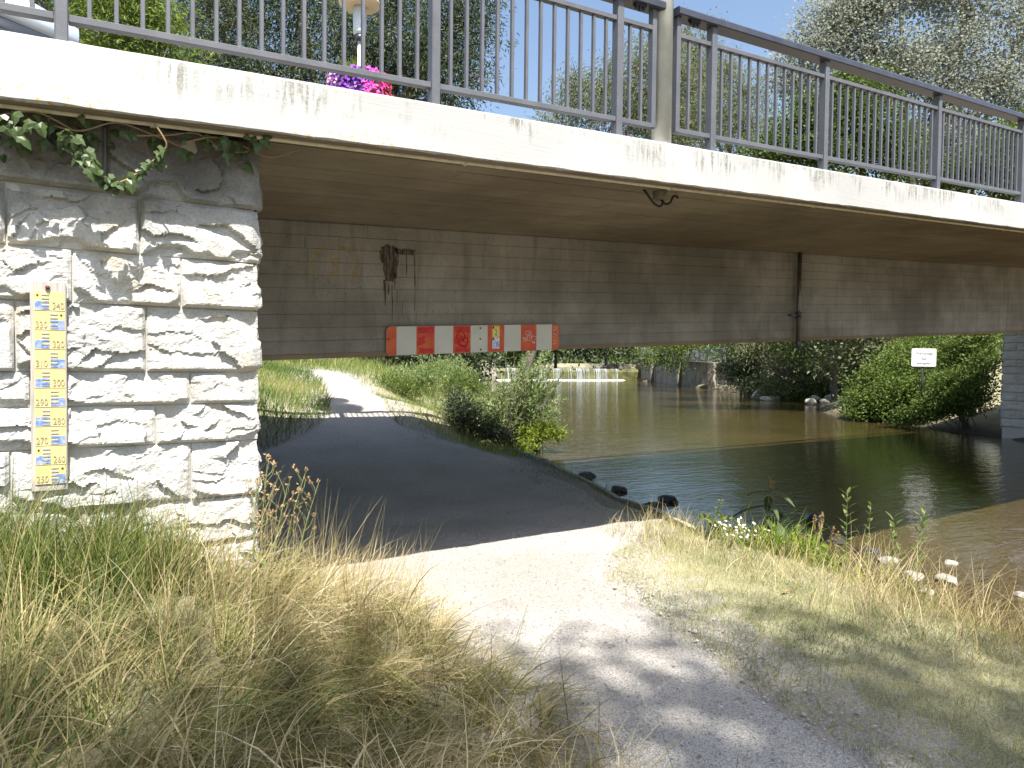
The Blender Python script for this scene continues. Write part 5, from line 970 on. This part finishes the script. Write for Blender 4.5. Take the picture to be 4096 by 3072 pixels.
# warning sign on the far bank
sp_ = on_y(3695, 1430, 15.9); sg = thing('warning_sign', 'white sign reading Wehranlage Halt! Lebensgefahr! on a thin post in the bank bushes', 'sign', (sp_[0], sp_[1], 0))
sw, sh_ = 0.50, 0.37; ang = math.radians(-34)
def on_sign(o): o.rotation_euler = (0, 0, ang); return o
pt = rr_pts(-sw, sw, -sh_, sh_, 0.06, ('br', 'tr', 'tl', 'bl')); pt = [(a, b - SL * a) for a, b in pt]
plate = on_sign(part('plate', prism_xz('plate', pt, -0.012, 0.0, M['sign_plate']), sg, tuple(sp_)))
for tx, zo, sz in (('Wehranlage', 0.17, 0.17), ('Halt!', -0.06, 0.17), ('Lebensgefahr!', -0.24, 0.145)):
    tm = bpy.data.objects.new('lettering', text_mesh('lettering', tx, sz, M['sign_text'], 0.0005, 0.002, 0.85)); tm.location = (0, -0.016, zo); link(tm, plate)
part('post', tube('post', [(sp_[0] + 0.02, sp_[1] + 0.06, -0.3), (sp_[0] + 0.02, sp_[1] + 0.06, sp_[2] + sh_ + 0.05)], 0.035, M['handrail'], 8), sg)

# ------------------------------------------------------------------ trees and shrubs
def crown_leaves(blobs, n, size, width, droop=0.0, clump=0.45, per=26, dirz=0.0, shade=0.55, weep=0.0):
    B = np.array(blobs, float); wgt = B[:, 6] * (B[:, 3] * B[:, 4] + B[:, 4] * B[:, 5] + B[:, 3] * B[:, 5]); wgt /= wgt.sum(); nc = max(1, n // per)
    bi = rng.choice(len(B), nc, p=wgt); d = unit(nc); rad = rng.random(nc) ** 0.38; c = B[bi, :3] + d * rad[:, None] * B[bi, 3:6]
    ci = np.repeat(np.arange(nc), per); k = len(ci); off = rng.normal(size=(k, 3)) * clump * np.array([1, 1, 0.75]); u = rng.random(k) ** 0.6
    P = c[ci] + off; P[:, 2] -= weep * u * 1.0
    ct = rng.random(nc)
    D = unit(k, dirz) + off / clump * 0.5; D[:, 2] -= droop; tint = np.clip(0.52 * ct[ci] + 0.45 * rng.random(k) + 0.03, 0, 1)
    return P, D, size * rng.uniform(0.7, 1.25, k), width * rng.uniform(0.7, 1.25, k), tint, c
def tree(name, label, cat, base, blobs, n, size, width, leaf, bark='bark', tr=0.35, group=None, crown_kw={}, twig=160, limb_r=0.35):
    base = np.array(base, float); t = thing(name, label, cat, tuple(base), group); P, D, L_, W_, ti, c = crown_leaves(blobs, n, size, width, **crown_kw)
    part('crown', leaf_mesh('crown', P, D, L_, W_, M[leaf], ti), t); B = np.array(blobs, float); tubes = []
    top = B[np.argmax(B[:, 2]), :3]; cen = (B[:, :3] * B[:, 6:7]).sum(0) / B[:, 6].sum(); fork = base + (cen - base) * 0.45
    tubes.append((spl([base - np.array([0, 0, 0.3]), base + (fork - base) * 0.5 + rng.normal(0, 0.15, 3) * [1, 1, 0], fork, (fork + top) / 2, top], 16), np.linspace(tr, tr * 0.12, 16), 9))
    for b in B:
        m_ = (fork + b[:3]) / 2 + rng.normal(0, 0.4, 3) - np.array([0, 0, 0.3]); tubes.append((spl([fork + rng.normal(0, 0.1, 3), m_, b[:3]], 10), np.linspace(tr * limb_r * 1.3, tr * 0.1, 10), 6))
    for q in rng.choice(len(c), min(twig, len(c)), replace=False):
        b = B[np.argmin(np.linalg.norm(B[:, :3] - c[q], axis=1))]; s = b[:3] + rng.normal(0, 0.2, 3); tubes.append(([s, (s + c[q]) / 2 + rng.normal(0, 0.15, 3), c[q]], [tr * 0.10, tr * 0.07, 0.01], 4))
    part('trunk', multi_tube('trunk', tubes, M[bark]), t); return t
def bl(xd, yd, Z, rx, ry, rz, w=1.0): p = at(xd, yd, Z); return (p[0], p[1], p[2], rx, ry, rz, w)
def gnd(xd, Z): p = at(xd, 780, Z); return (p[0], p[1], float(gz(p[0], p[1])))
# big dark ash/willow at the left
tree('ash_tree', 'tall dark fine-leaved tree filling the sky behind the left railing', 'tree', gnd(700, 27),
     [bl(520, 50, 27, 2.6, 2.6, 2.2), bl(640, -60, 27, 3, 3, 2.4), bl(740, 110, 27, 2.6, 2.4, 2.2, 1.2), bl(850, 10, 27, 2.8, 2.6, 2.6, 1.2), bl(930, 110, 26, 2.0, 2, 2.0, 1.2), bl(1000, 50, 26, 1.5, 1.5, 2.4, 1.1), bl(1030, -70, 26, 1.3, 1.3, 2), bl(620, 170, 27, 2.2, 2, 1.4, 1.1), bl(440, -20, 28, 2.6, 2.6, 2.4, 1.1), bl(950, 205, 26, 1.1, 1.1, 0.8), bl(720, 225, 27, 2.2, 1.6, 1.1), bl(1010, 170, 26, 0.7, 0.9, 1.0, 0.5), bl(480, 140, 28, 2, 2, 1.6), bl(860, 150, 27.5, 1.8, 1.8, 1.6)],
     62000, 0.22, 0.048, 'dark_leaf', 'bark', 0.42, 'dark trees behind the left railing', dict(droop=0.5, clump=0.32, per=40, weep=0.5), 260)
tree('ash_tree', 'dark tree at the far left corner, behind the passing car', 'tree', gnd(120, 33),
     [bl(330, 40, 31, 2.4, 2.6, 2.6), bl(220, -20, 32, 2.8, 3, 2.4), bl(90, 0, 33, 3.2, 3, 2.4), bl(-40, 30, 33, 3, 3, 2.6), bl(300, 130, 32, 2, 2, 1.8), bl(160, 70, 33, 2.4, 2.4, 1.5)], 30000, 0.22, 0.05, 'dark_leaf', 'bark', 0.38, 'dark trees behind the left railing', dict(droop=0.5, clump=0.42, per=30, weep=0.5))
tree('young_ash_tree', 'bright yellow-green young tree just above the bridge edge at the left', 'tree', gnd(240, 17),
     [bl(270, 40, 16.5, 0.95, 1, 0.85), bl(200, 10, 17, 0.8, 0.8, 0.8), bl(330, 90, 16.5, 0.75, 0.8, 0.55), bl(240, 95, 16.5, 0.7, 0.8, 0.5), bl(380, 55, 16.3, 0.28, 0.3, 0.3, 0.8), bl(420, 130, 16.3, 0.35, 0.4, 0.22, 0.7), bl(170, 60, 17, 0.35, 0.5, 0.5, 0.7), bl(330, 20, 16.6, 0.5, 0.5, 0.5), bl(270, -50, 17, 0.9, 0.9, 0.7), bl(445, 128, 16.2, 0.15, 0.2, 0.1, 0.4)],
     7200, 0.17, 0.052, 'bright_leaf', 'bark', 0.10, None, dict(droop=0.25, clump=0.20, per=16), 90)
# pale willows in the middle distance
tree('willow_tree', 'pale grey-green willow leaning far over the water, seen through the railing left of the pole', 'tree', (24.5, 39.0, float(gz(24.5, 39.0))),
     [bl(1380, 150, 50, 2.2, 2.4, 2.6), bl(1300, 210, 50, 2.6, 2.6, 2.0), bl(1240, 170, 50, 1.4, 1.5, 1.6), bl(1440, 110, 50, 2.0, 2, 2.4), bl(1215, 240, 50, 1.6, 1.6, 1.0), bl(1390, 235, 50, 3, 2.6, 1.6), bl(1320, 130, 50, 0.9, 1, 1.3, 0.8), bl(1480, 190, 50, 2.4, 2.4, 2.6), bl(1440, 270, 50, 3, 3, 1.6)], 30000, 0.26, 0.075, 'willow_leaf', 'bark', 0.4, 'pale willows behind the railing', dict(droop=0.7, clump=0.5, per=28, weep=0.9))
tree('willow_tree', 'pale grey-green willow behind the railing right of the pole', 'tree', (59.5, 42.5, float(gz(59.5, 42.5))),
     [bl(1510, 100, 60, 1.888, 2.36, 2.596), bl(1540, 180, 60, 3.068, 2.832, 3.068), bl(1610, 200, 60, 2.832, 2.832, 2.596), bl(1500, 270, 60, 2.832, 2.832, 2.124), bl(1600, 280, 60, 3.54, 3.54, 2.124), bl(1480, 60, 60, 1.18, 1.18, 1.534, 0.8), bl(1570, 140, 60, 1.534, 1.652, 1.416)], 24000, 0.26, 0.075, 'willow_leaf', 'bark', 0.4, 'pale willows behind the railing', dict(droop=0.7, clump=0.5, per=28, weep=0.9))
# silver poplar upper right, deep green alders below it
tree('silver_poplar', 'big silver-leaved poplar spreading above the right railing', 'tree', gnd(2000, 44),
     [bl(1800, 60, 43, 2.2, 2.2, 1.9), bl(1740, 130, 43, 1.9, 2, 1.5), bl(1860, 10, 43, 2.2, 2.2, 1.9), bl(1940, -50, 43, 3, 3, 2.2), bl(1890, 110, 43, 2.2, 2.2, 1.6), bl(1960, 160, 43, 2.2, 2.2, 1.6), bl(2050, 110, 43, 2.2, 2.2, 1.5), bl(2090, 30, 43, 2.0, 2.2, 1.5, 0.8), bl(2150, 180, 43, 2.2, 2.2, 1.6), bl(2230, 230, 43, 2.2, 2.2, 1.6), bl(2060, 210, 43, 2.0, 2, 1.2), bl(2200, 90, 43, 2, 2, 1.8, 0.8), bl(2100, -60, 43, 3, 3, 2, 0.8), bl(1720, 175, 43, 1.2, 1.4, 0.9), bl(2240, 0, 43, 2, 2, 2, 0.8), bl(1840, 190, 43, 2.2, 2.2, 1.3)], 52000, 0.20, 0.15, 'silver_leaf', 'pale_bark', 0.45, None, dict(droop=0.1, clump=0.50, per=26), 320, 0.40)
tree('alder_tree', 'deep green round-leaved alder behind the middle of the right railing', 'tree', gnd(1930, 43),
     [bl(1800, 240, 37, 1.9, 2, 1.7), bl(1880, 270, 37, 2.0, 2, 1.7), bl(1720, 300, 37, 1.8, 2, 1.4), bl(1660, 330, 37, 1.2, 1.4, 0.9), bl(1850, 190, 37, 1.4, 1.5, 1.0), bl(1930, 330, 37, 2, 2, 1.4), bl(1790, 340, 37, 2.2, 2, 1.3), bl(1740, 240, 37, 1.0, 1.2, 1.0)], 26000, 0.17, 0.13, 'alder_leaf', 'bark', 0.3, 'green trees behind the right railing', dict(droop=0.2, clump=0.36, per=26))
tree('alder_tree', 'deep green alder at the right edge, below the poplar', 'tree', gnd(2180, 42),
     [bl(2160, 330, 41, 1.9, 2, 1.6), bl(2220, 290, 41, 1.8, 2, 1.5), bl(2100, 360, 41, 1.8, 2, 1.2), bl(2180, 390, 41, 2, 2, 1.2), bl(2240, 360, 41, 2, 2, 1.6)], 16000, 0.18, 0.14, 'alder_leaf', 'bark', 0.3, 'green trees behind the right railing', dict(droop=0.2, clump=0.4, per=26))
tree('young_poplar', 'paler silver-green young poplar between the two alders', 'tree', gnd(2040, 43),
     [bl(2030, 300, 43, 1.5, 1.5, 2.0), bl(2070, 350, 43, 1.5, 1.6, 1.6), bl(2000, 350, 43, 1.4, 1.5, 1.3), bl(2110, 300, 43, 1.0, 1.2, 1.3)], 14000, 0.18, 0.14, 'silver_leaf', 'pale_bark', 0.25, None, dict(droop=0.2, clump=0.4, per=26))
# tree behind the photographer: its shade dapples the foreground
tree('lime_tree', 'broad lime tree standing behind the viewpoint, known by its dappled shade on the path', 'tree', (-3.0, -13.5, 0.15),
     [(1.0, -7.30, 17.5, 1.7, 0.9, 1.0, 1.1), (3.2, -8.55, 17.5, 1.8, 1.0, 1.0, 1.1), (-1.4, -6.85, 17.4, 1.8, 1.0, 1.0, 1.1), (5.2, -9.45, 17.6, 1.5, 1.0, 1.0, 0.9), (0.4, -9.60, 18.5, 2.4, 1.4, 1.4, 1.2), (-3.4, -7.65, 17.5, 2.0, 1.5, 1.4, 1.2), (-1.6, -8.85, 17.8, 2.2, 1.3, 1.2, 1.2), (2.2, -9.45, 18.0, 2.0, 1.0, 1.2, 1.1), (3.2, -11.25, 19, 2.4, 1.6, 1.4, 1), (-3.2, -12.0, 20.0, 3.5, 2.6, 2.2, 1)], 27000, 0.16, 0.12, 'bright_leaf', 'bark', 0.45, None, dict(droop=0.3, clump=0.42, per=26), 120)
# trees and bushes of the far bank, seen under the girder
tree('willow_tree', 'dark leaning willow with drooping foliage on the far bank, under the bridge', 'tree', tuple(on_z(3060, 1560, W + 0.6)),
     [bl(1650, 745, 62, 3.0, 3, 1.4), bl(1750, 760, 58, 3.2, 3, 1.6), bl(1800, 800, 55, 2.0, 2.4, 1.3), bl(1700, 800, 58, 2.0, 2, 1.2, 0.7), bl(1610, 690, 64, 4, 4, 2), bl(1780, 700, 58, 4, 4, 2), bl(1690, 840, 56, 1.5, 1.5, 0.9, 0.7), bl(1740, 830, 56, 1.6, 1.6, 0.9, 0.8)], 24000, 0.30, 0.10, 'willow_leaf', 'bark', 0.42, 'trees of the far bank under the bridge', dict(droop=0.6, clump=0.5, per=26, weep=0.6), 160)
tree('willow_tree', 'leafy willow overhanging the concrete bank wall', 'tree', tuple(np.array([76.0, 70.0, 1.7])),
     [bl(1425, 755, 80, 2.2, 2.2, 1.2), bl(1480, 735, 78, 2.6, 2.6, 1.2), bl(1400, 765, 80, 1.2, 1.2, 0.8), bl(1455, 778, 78, 1.2, 1.2, 0.7, 0.7), bl(1480, 670, 82, 4, 4, 2.4), bl(1380, 670, 86, 4, 4, 2.4)], 11000, 0.34, 0.13, 'bush_leaf', 'bark', 0.4, 'trees of the far bank under the bridge', dict(droop=0.6, clump=0.55, per=24, weep=0.6), 90)
def shrub(name, label, base, blobs, n, size, width, leaf, group=None, stems=26, kw={}, cat='shrub'):
    base = np.array(base, float); t = thing(name, label, cat, tuple(base), group); P, D, L_, W_, ti, c = crown_leaves(blobs, n, size, width, **kw)
    g_ = gz(P[:, 0], P[:, 1]); k = P[:, 2] > g_ + 0.0; part('foliage', leaf_mesh('foliage', P[k], D[k], L_[k], W_[k], M[leaf], ti[k]), t)
    tubes = []
    for q in rng.choice(len(c), min(stems, len(c)), replace=False): b0 = base + rng.normal(0, 0.15, 3) * [1, 1, 0]; tubes.append(([b0 - np.array([0, 0, 0.1]), (b0 + c[q]) / 2 + np.array([0, 0, 0.12 * np.linalg.norm(c[q] - b0)]), c[q]], [0.02, 0.014, 0.005], 5))
    part('stems', multi_tube('stems', tubes, M['bark']), t); return t
sb = lambda xd, yd, Z: (lambda p: (p[0], p[1], float(gz(p[0], p[1]))))(at(xd, yd, Z))
wb0 = np.array(sb(1110, 900, 21.3)); ws = thing('willow_shrub', 'airy lance-leaved willow shrub at the water edge beyond the bridge', 'shrub', tuple(wb0)); tubes, LC, LD, LT = [], [], [], []
for k in range(125):
    tx, ty = random.choice([(1185, 768), (1150, 790), (1120, 805), (1200, 820), (1200, 860), (1170, 830), (1090, 830), (1060, 850), (1030, 870), (1140, 860), (1100, 880), (1195, 890), (1010, 860), (1130, 780), (1165, 800)])
    tip = at(tx + random.gauss(0, 10), ty + random.gauss(0, 12), 21.2 + random.gauss(0, 0.6)); b0 = wb0 + np.array([random.gauss(0, 0.45), random.gauss(0, 0.35), 0.0]); b0[2] = float(gz(b0[0], b0[1])) - 0.05
    md = (b0 + tip) / 2 + np.array([random.gauss(0, 0.12), random.gauss(0, 0.12), 0.28]); S = np.array(spl([b0, md, tip], 14)); tubes.append((S, np.linspace(0.012, 0.003, 14), 4)); hue = rng.random()
    for q in range(58):
        f = 0.22 + 0.78 * rng.random(); i_ = min(12, int(f * 13)); p = S[i_] + (S[i_ + 1] - S[i_]) * rng.random(); d = S[i_ + 1] - S[i_]; d = d / np.linalg.norm(d); LC.append(p); LD.append(d * 0.8 + rng.normal(size=3) * 0.75 + np.array([0, 0, 0.1])); LT.append(0.40 * hue + 0.45 * rng.random() + 0.15)
part('foliage', leaf_mesh('foliage', LC, LD, rng.uniform(0.09, 0.19, len(LC)), rng.uniform(0.028, 0.045, len(LC)), M['shrub_leaf'], np.array(LT)), ws); part('stems', multi_tube('stems', tubes, M['bark']), ws)
shrub('cress_clump', 'bright yellow-green waterside plants spreading over the water below the willow shrub', sb(1150, 940, 21.3),
      [bl(1150, 935, 20.8, 0.49, 0.37, 0.20), bl(1185, 930, 21.04, 0.41, 0.37, 0.17), bl(1205, 940, 21.04, 0.22, 0.24, 0.10), bl(1130, 965, 20.06, 0.30, 0.24, 0.18)], 2600, 0.10, 0.045, 'cress_leaf', None, 12, dict(clump=0.12, per=14, dirz=0.6), 'waterside plant')
shrub('dark_shrub', 'dark shaded brushwood between the path and the willow shrub', sb(1010, 910, 16.4), [bl(1000, 900, 16.4, 0.45, 0.4, 0.35), bl(1050, 930, 16.2, 0.45, 0.4, 0.30), bl(1090, 955, 16.0, 0.3, 0.3, 0.22), bl(985, 870, 16.8, 0.3, 0.3, 0.3)], 4200, 0.10, 0.03, 'dark_leaf', None, 24, dict(clump=0.12, per=14, dirz=0.4))
for i, (xd, yd, Z, rx, rz, n, lf, lab) in enumerate(((900, 810, 24, 1.0, 0.30, 2600, 'shrub_leaf', 'pale leafy herbs on the verge just below the striped board'), (960, 800, 27, 1.1, 0.45, 2600, 'shrub_leaf', 'taller pale herbs at the bank left of the weir pier'), (1000, 830, 22, 0.7, 0.35, 1800, 'bush_leaf', 'fresh green herbs in front of the left part of the weir'), (860, 835, 21, 0.6, 0.22, 1400, 'bush_leaf', 'low green herbs at the right edge of the far path'))):
    shrub('herb_clump', lab, sb(xd, yd + 20, Z), [bl(xd, yd, Z, rx, rx, rz), bl(xd + 25, yd + 10, Z, rx * 0.7, rx * 0.7, rz * 0.8)], n, 0.13, 0.03, lf, 'herb clumps on the verge beyond the bridge', 14, dict(clump=0.14, per=14, dirz=0.9), 'plant')
BB = dict(clump=0.26, per=18, dirz=0.3)
shrub('bank_bush', 'yellow-green bank bush at the waterline, leftmost of the bushes by the sign', (33.5, 20.2, float(gz(33.5, 20.2))),
      [bl(1862, 868, 35, 0.7, 0.8, 0.75), bl(1890, 830, 35.5, 0.9, 1.0, 0.9), bl(1925, 800, 36, 1.0, 1.1, 0.9), bl(1900, 880, 34, 0.8, 0.8, 0.6), bl(1935, 855, 34, 0.9, 0.9, 0.9), bl(1845, 893, 34.5, 0.35, 0.4, 0.3), bl(1960, 775, 37, 0.9, 1.0, 0.8)], 17000, 0.16, 0.09, 'bush_leaf', 'bushes on the far bank', 30, BB)
shrub('bank_bush', 'tall leafy bank bush around the white sign post', (33.5, 17.0, float(gz(33.5, 17.0))),
      [bl(1985, 850, 33, 0.9, 0.9, 0.9), bl(2020, 800, 34, 1.0, 1.0, 0.9), bl(1990, 890, 32.5, 0.7, 0.7, 0.5), bl(2040, 850, 32.5, 0.9, 0.9, 0.9), bl(1975, 760, 38, 1.1, 1.1, 0.8), bl(2030, 750, 38, 1.1, 1.1, 0.8)], 16000, 0.15, 0.08, 'bush_leaf', 'bushes on the far bank', 30, BB)
shrub('bank_bush', 'light green bush beside the grey far abutment', (33.0, 15.2, float(gz(33.0, 15.2))),
      [bl(2080, 770, 34, 1.0, 1.0, 0.9), bl(2105, 740, 33, 1.0, 0.9, 0.8), bl(2105, 825, 29, 0.55, 0.5, 0.7), bl(2070, 740, 38, 1.2, 1.2, 0.9), bl(2120, 790, 29.5, 0.5, 0.5, 0.6), bl(2128, 725, 31, 0.5, 0.5, 0.5), bl(2070, 840, 29.5, 0.7, 0.6, 0.7)], 15000, 0.15, 0.08, 'bush_leaf', 'bushes on the far bank', 30, BB)
shrub('bank_bush', 'low shaded bush by the foot of the far abutment', (31.5, 14.8, float(gz(31.5, 14.8))), [bl(2070, 865, 28.6, 0.7, 0.6, 0.5), bl(2030, 875, 29.0, 0.7, 0.6, 0.5), bl(2110, 855, 28.3, 0.5, 0.5, 0.5), bl(1990, 890, 29.8, 0.6, 0.5, 0.4), bl(2040, 835, 29.4, 0.7, 0.6, 0.6), bl(1950, 905, 31, 0.5, 0.5, 0.25)], 9000, 0.13, 0.07, 'alder_leaf', 'bushes on the far bank', 18, dict(clump=0.22, per=18, dirz=0.3))
for i, (x, y, h, r, lf, lab) in enumerate(((40, 24, 7.5, 3.2, 'willow_leaf', 'bank tree nearest the far abutment, its crown hidden behind the girder'), (47, 31, 9, 3.6, 'alder_leaf', 'bank tree behind the boulder heap'), (57, 40, 9.5, 3.8, 'willow_leaf', 'bank tree right of the concrete bank wall'), (66, 50, 10, 4, 'alder_leaf', 'bank tree behind the first buttress of the bank wall'), (74, 60, 10, 4, 'bush_leaf', 'bank tree behind the fence, halfway along the bank wall'), (84, 74, 11, 4.5, 'alder_leaf', 'bank tree behind the fence near the weir'), (93, 90, 12, 5, 'dark_leaf', 'bank tree at the right end of the weir'), (60, 30, 12, 4.5, 'willow_leaf', 'tall bank tree in the second row, right of the drainpipe'), (78, 48, 13, 5, 'alder_leaf', 'tall bank tree in the second row behind the bank wall'), (98, 110, 13, 6, 'dark_leaf', 'bank tree above the weir pool'), (38, 80, 11, 5, 'alder_leaf', 'left bank tree below the weir'), (26, 52, 9, 4, 'dark_leaf', 'left bank tree behind the willow shrub'))):
    h, r = h * (1.3 if x < 50 and y < 35 else 1.65), r * 1.2; b = (x, y, float(gz(x, y))); tree('bank_tree', lab, 'tree', b, [(x, y, 0.62 * h, r, r, 0.33 * h, 1), (x + 0.4 * r, y - 0.4 * r, 0.34 * h, r * 0.8, r * 0.8, 0.22 * h, 1), (x - 0.5 * r, y + 0.2 * r, 0.36 * h, r * 0.8, r * 0.8, 0.24 * h, 1), (x + 0.1 * r, y + 0.5 * r, 0.8 * h, r * 0.6, r * 0.6, 0.2 * h, 1)], 9500 if x < 60 else 6000, 0.26 if x < 60 else 0.46, 0.13 if x < 60 else 0.23, lf, 'bark', 0.28, 'trees of the far bank under the bridge', dict(droop=0.3, clump=0.6, per=20), 40)
for i, (xd, yd, Z, r, rz, lf, lab) in enumerate(((1900, 760, 56, 3.0, 2.0, 'bush_leaf', 'green undergrowth on the far bank left of the sign, high up'), (1830, 770, 58, 2.6, 1.8, 'willow_leaf', 'pale undergrowth behind the yellow-green bank bush'), (1760, 845, 56, 1.3, 0.9, 'alder_leaf', 'shaded ivy-green shrub above the boulder heap'), (1690, 850, 57, 1.2, 0.8, 'bush_leaf', 'small shrub on the bank left of the boulder heap'), (1600, 800, 66, 2.0, 1.4, 'dark_leaf', 'dark brushwood at the end of the concrete bank wall'), (1640, 840, 62, 1.4, 0.9, 'dark_leaf', 'low dark brushwood right of the concrete bank wall'))):
    shrub('undergrowth_shrub', lab, sb(xd, yd, Z), [bl(xd, yd, Z, r, r, rz), bl(xd + 14, yd + 10, Z - 1, r * 0.7, r * 0.7, rz * 0.7)], 5200, 0.26, 0.12, lf, 'undergrowth of the far bank', 16, dict(clump=0.45, per=18, dirz=0.2))
# dark trees closing the view up the path and beyond the weir
for i, (xd, yd, Z, r, rz, lf, lab) in enumerate(((640, 700, 36, 3.5, 3.2, 'dark_leaf', 'dark tree at the bend of the path'), (820, 720, 40, 4.0, 3.0, 'dark_leaf', 'dark tree standing right of the bend of the path'), (960, 730, 46, 4, 3.4, 'dark_leaf', 'dark tree behind the left end of the striped board'), (520, 720, 30, 3, 2.6, 'alder_leaf', 'green tree left of the far path, behind the wall corner'), (1080, 690, 125, 9, 9, 'bush_leaf', 'bright green tree over the pool above the weir pier'), (1200, 660, 135, 11, 11, 'dark_leaf', 'dark tree beyond the weir, left one of two'), (1310, 660, 130, 11, 11, 'dark_leaf', 'dark tree beyond the weir, right one of two'))):
    b = gnd(xd, Z); b = (b[0], b[1], max(b[2], 0.5)); lz = 2.2 if Z > 100 else 1.0
    tree('shade_tree', lab, 'tree', b, [bl(xd, yd, Z, r, r, rz), bl(xd + 40 * 30 / Z, yd + 40 * 30 / Z, Z, r * 0.8, r * 0.8, rz * 0.8), bl(xd - 50 * 30 / Z, yd + 50 * 30 / Z, Z + 2, r * 0.8, r * 0.8, rz * 0.7)], 9000, 0.34 * lz, 0.16 * lz, lf, 'bark', 0.35, 'trees closing the view under the bridge', dict(droop=0.3, clump=0.5 * lz, per=20), 40)
# far wood: one mass of foliage round the horizon, reading as a belt
n = 30000; a = rng.uniform(-70, 165, n); th_ = np.radians(a); rr_ = 0; cxw, cyw = 40.0, 60.0
R0 = np.where(rng.random(n) < 0.5, 120, 150) + rng.normal(0, 6, n); Xw = cxw + R0 * np.cos(th_); Yw = cyw + R0 * np.sin(th_)
hgt = 9 + 7 * fbm(a / 5, a * 0, 95, 3); Zw = 0.5 + hgt * rng.random(n) ** 0.8; keep = Yw > 14
P = np.stack([Xw, Yw, Zw], 1)[keep]; k = len(P)
part('far_wood', leaf_mesh('far_wood', P, unit(k), rng.uniform(1.2, 2.2, k), rng.uniform(0.8, 1.4, k), M['alder_leaf'], 0.6 * rng.random(k)), None, label='dark belt of far woodland closing the river valley', kind='stuff')
# hanging thin branches of the far willow
wb = thing('bare_branch', 'bare dark branch slanting down in front of the far bank left of the sign', 'branch', at(1880, 745, 44))
part('limb', tube('limb', spl([at(1790, 735, 50), at(1880, 752, 47), at(1960, 778, 45)], 14), np.linspace(0.07, 0.02, 14), M['bark'], 6), wb)

# ------------------------------------------------------------------ passing car on the bridge at the left
cx0 = -1.25; cyc = 7.6; zr0 = 3.18 + SL * cx0
car = thing('car', 'silver car on the bridge roadway, only its roof end showing above the edge beam', 'car', (cx0, cyc, zr0))
def loft(name, secs, mat):
    V, F = [], []; n = len(secs[0])
    for s in secs: V += s
    for i in range(len(secs) - 1): F += [(i * n + k, (i + 1) * n + k, (i + 1) * n + (k + 1) % n, i * n + (k + 1) % n) for k in range(n)]
    F += [tuple(range(n)), tuple(range((len(secs) - 1) * n, len(secs) * n))[::-1]]; return py_mesh(name, V, F, mat, True)
def sec(x, zb, zt, hw, tuck, r=0.12):
    hw2 = hw - tuck; return [(cx0 + x, cyc + a, zr0 + SL * x + b) for a, b in ((-hw, zb), (-hw, zb + 0.5 * (zt - zb)), (-hw2 - 0.02, zt - r), (-hw2 + r, zt - 0.015), (0, zt + 0.02), (hw2 - r, zt - 0.015), (hw2 + 0.02, zt - r), (hw, zb + 0.5 * (zt - zb)), (hw, zb))]
part('body', loft('body', [sec(-2.05, 0.35, 0.75, 0.72, 0.10), sec(-1.9, 0.22, 0.90, 0.84, 0.05), sec(-0.9, 0.20, 0.97, 0.88, 0.03), sec(0.9, 0.20, 0.98, 0.88, 0.03), sec(1.7, 0.22, 0.90, 0.86, 0.05), sec(2.15, 0.30, 0.68, 0.78, 0.10)], M['car']), car)
part('greenhouse', loft('greenhouse', [sec(-1.75, 0.85, 1.02, 0.78, 0.05, 0.05), sec(-1.35, 0.88, 1.38, 0.78, 0.14), sec(-0.6, 0.9, 1.47, 0.79, 0.17), sec(0.3, 0.9, 1.46, 0.79, 0.17), sec(0.75, 0.9, 1.33, 0.79, 0.16), sec(1.45, 0.85, 0.99, 0.80, 0.06, 0.05)], M['glass']), car)
part('roof', loft('roof', [sec(-1.55, 1.10, 1.34, 0.74, 0.05, 0.06), sec(-1.2, 1.22, 1.52, 0.74, 0.06, 0.08), sec(-0.5, 1.26, 1.61, 0.74, 0.07, 0.09), sec(0.3, 1.24, 1.59, 0.74, 0.07, 0.09), sec(0.8, 1.15, 1.47, 0.74, 0.06, 0.08), sec(1.35, 0.98, 1.20, 0.74, 0.05, 0.06)], M['car']), car)
for sy in (-1, 1):
    part('pillar', tube('pillar', [(cx0 + 0.7, cyc + sy * 0.62, zr0 + 1.34), (cx0 + 1.5, cyc + sy * 0.74, zr0 + 1.0)], 0.035, M['car'], 8), car)
    for x in (-1.3, 1.35):
        w_ = part('wheel', lathe('wheel', [(0.0, -0.09), (0.20, -0.10), (0.30, -0.09), (0.31, 0.0), (0.30, 0.09), (0.20, 0.10), (0.0, 0.09)], M['black'], 24), car, (cx0 + x, cyc + sy * 0.80, zr0 + 0.31 + SL * x)); w_.rotation_euler = (math.pi / 2, 0, 0)
        r2 = bpy.data.objects.new('rim', lathe('rim', [(0.0, -0.115), (0.18, -0.11), (0.19, -0.09)], M['pole'], 16)); link(r2, w_)
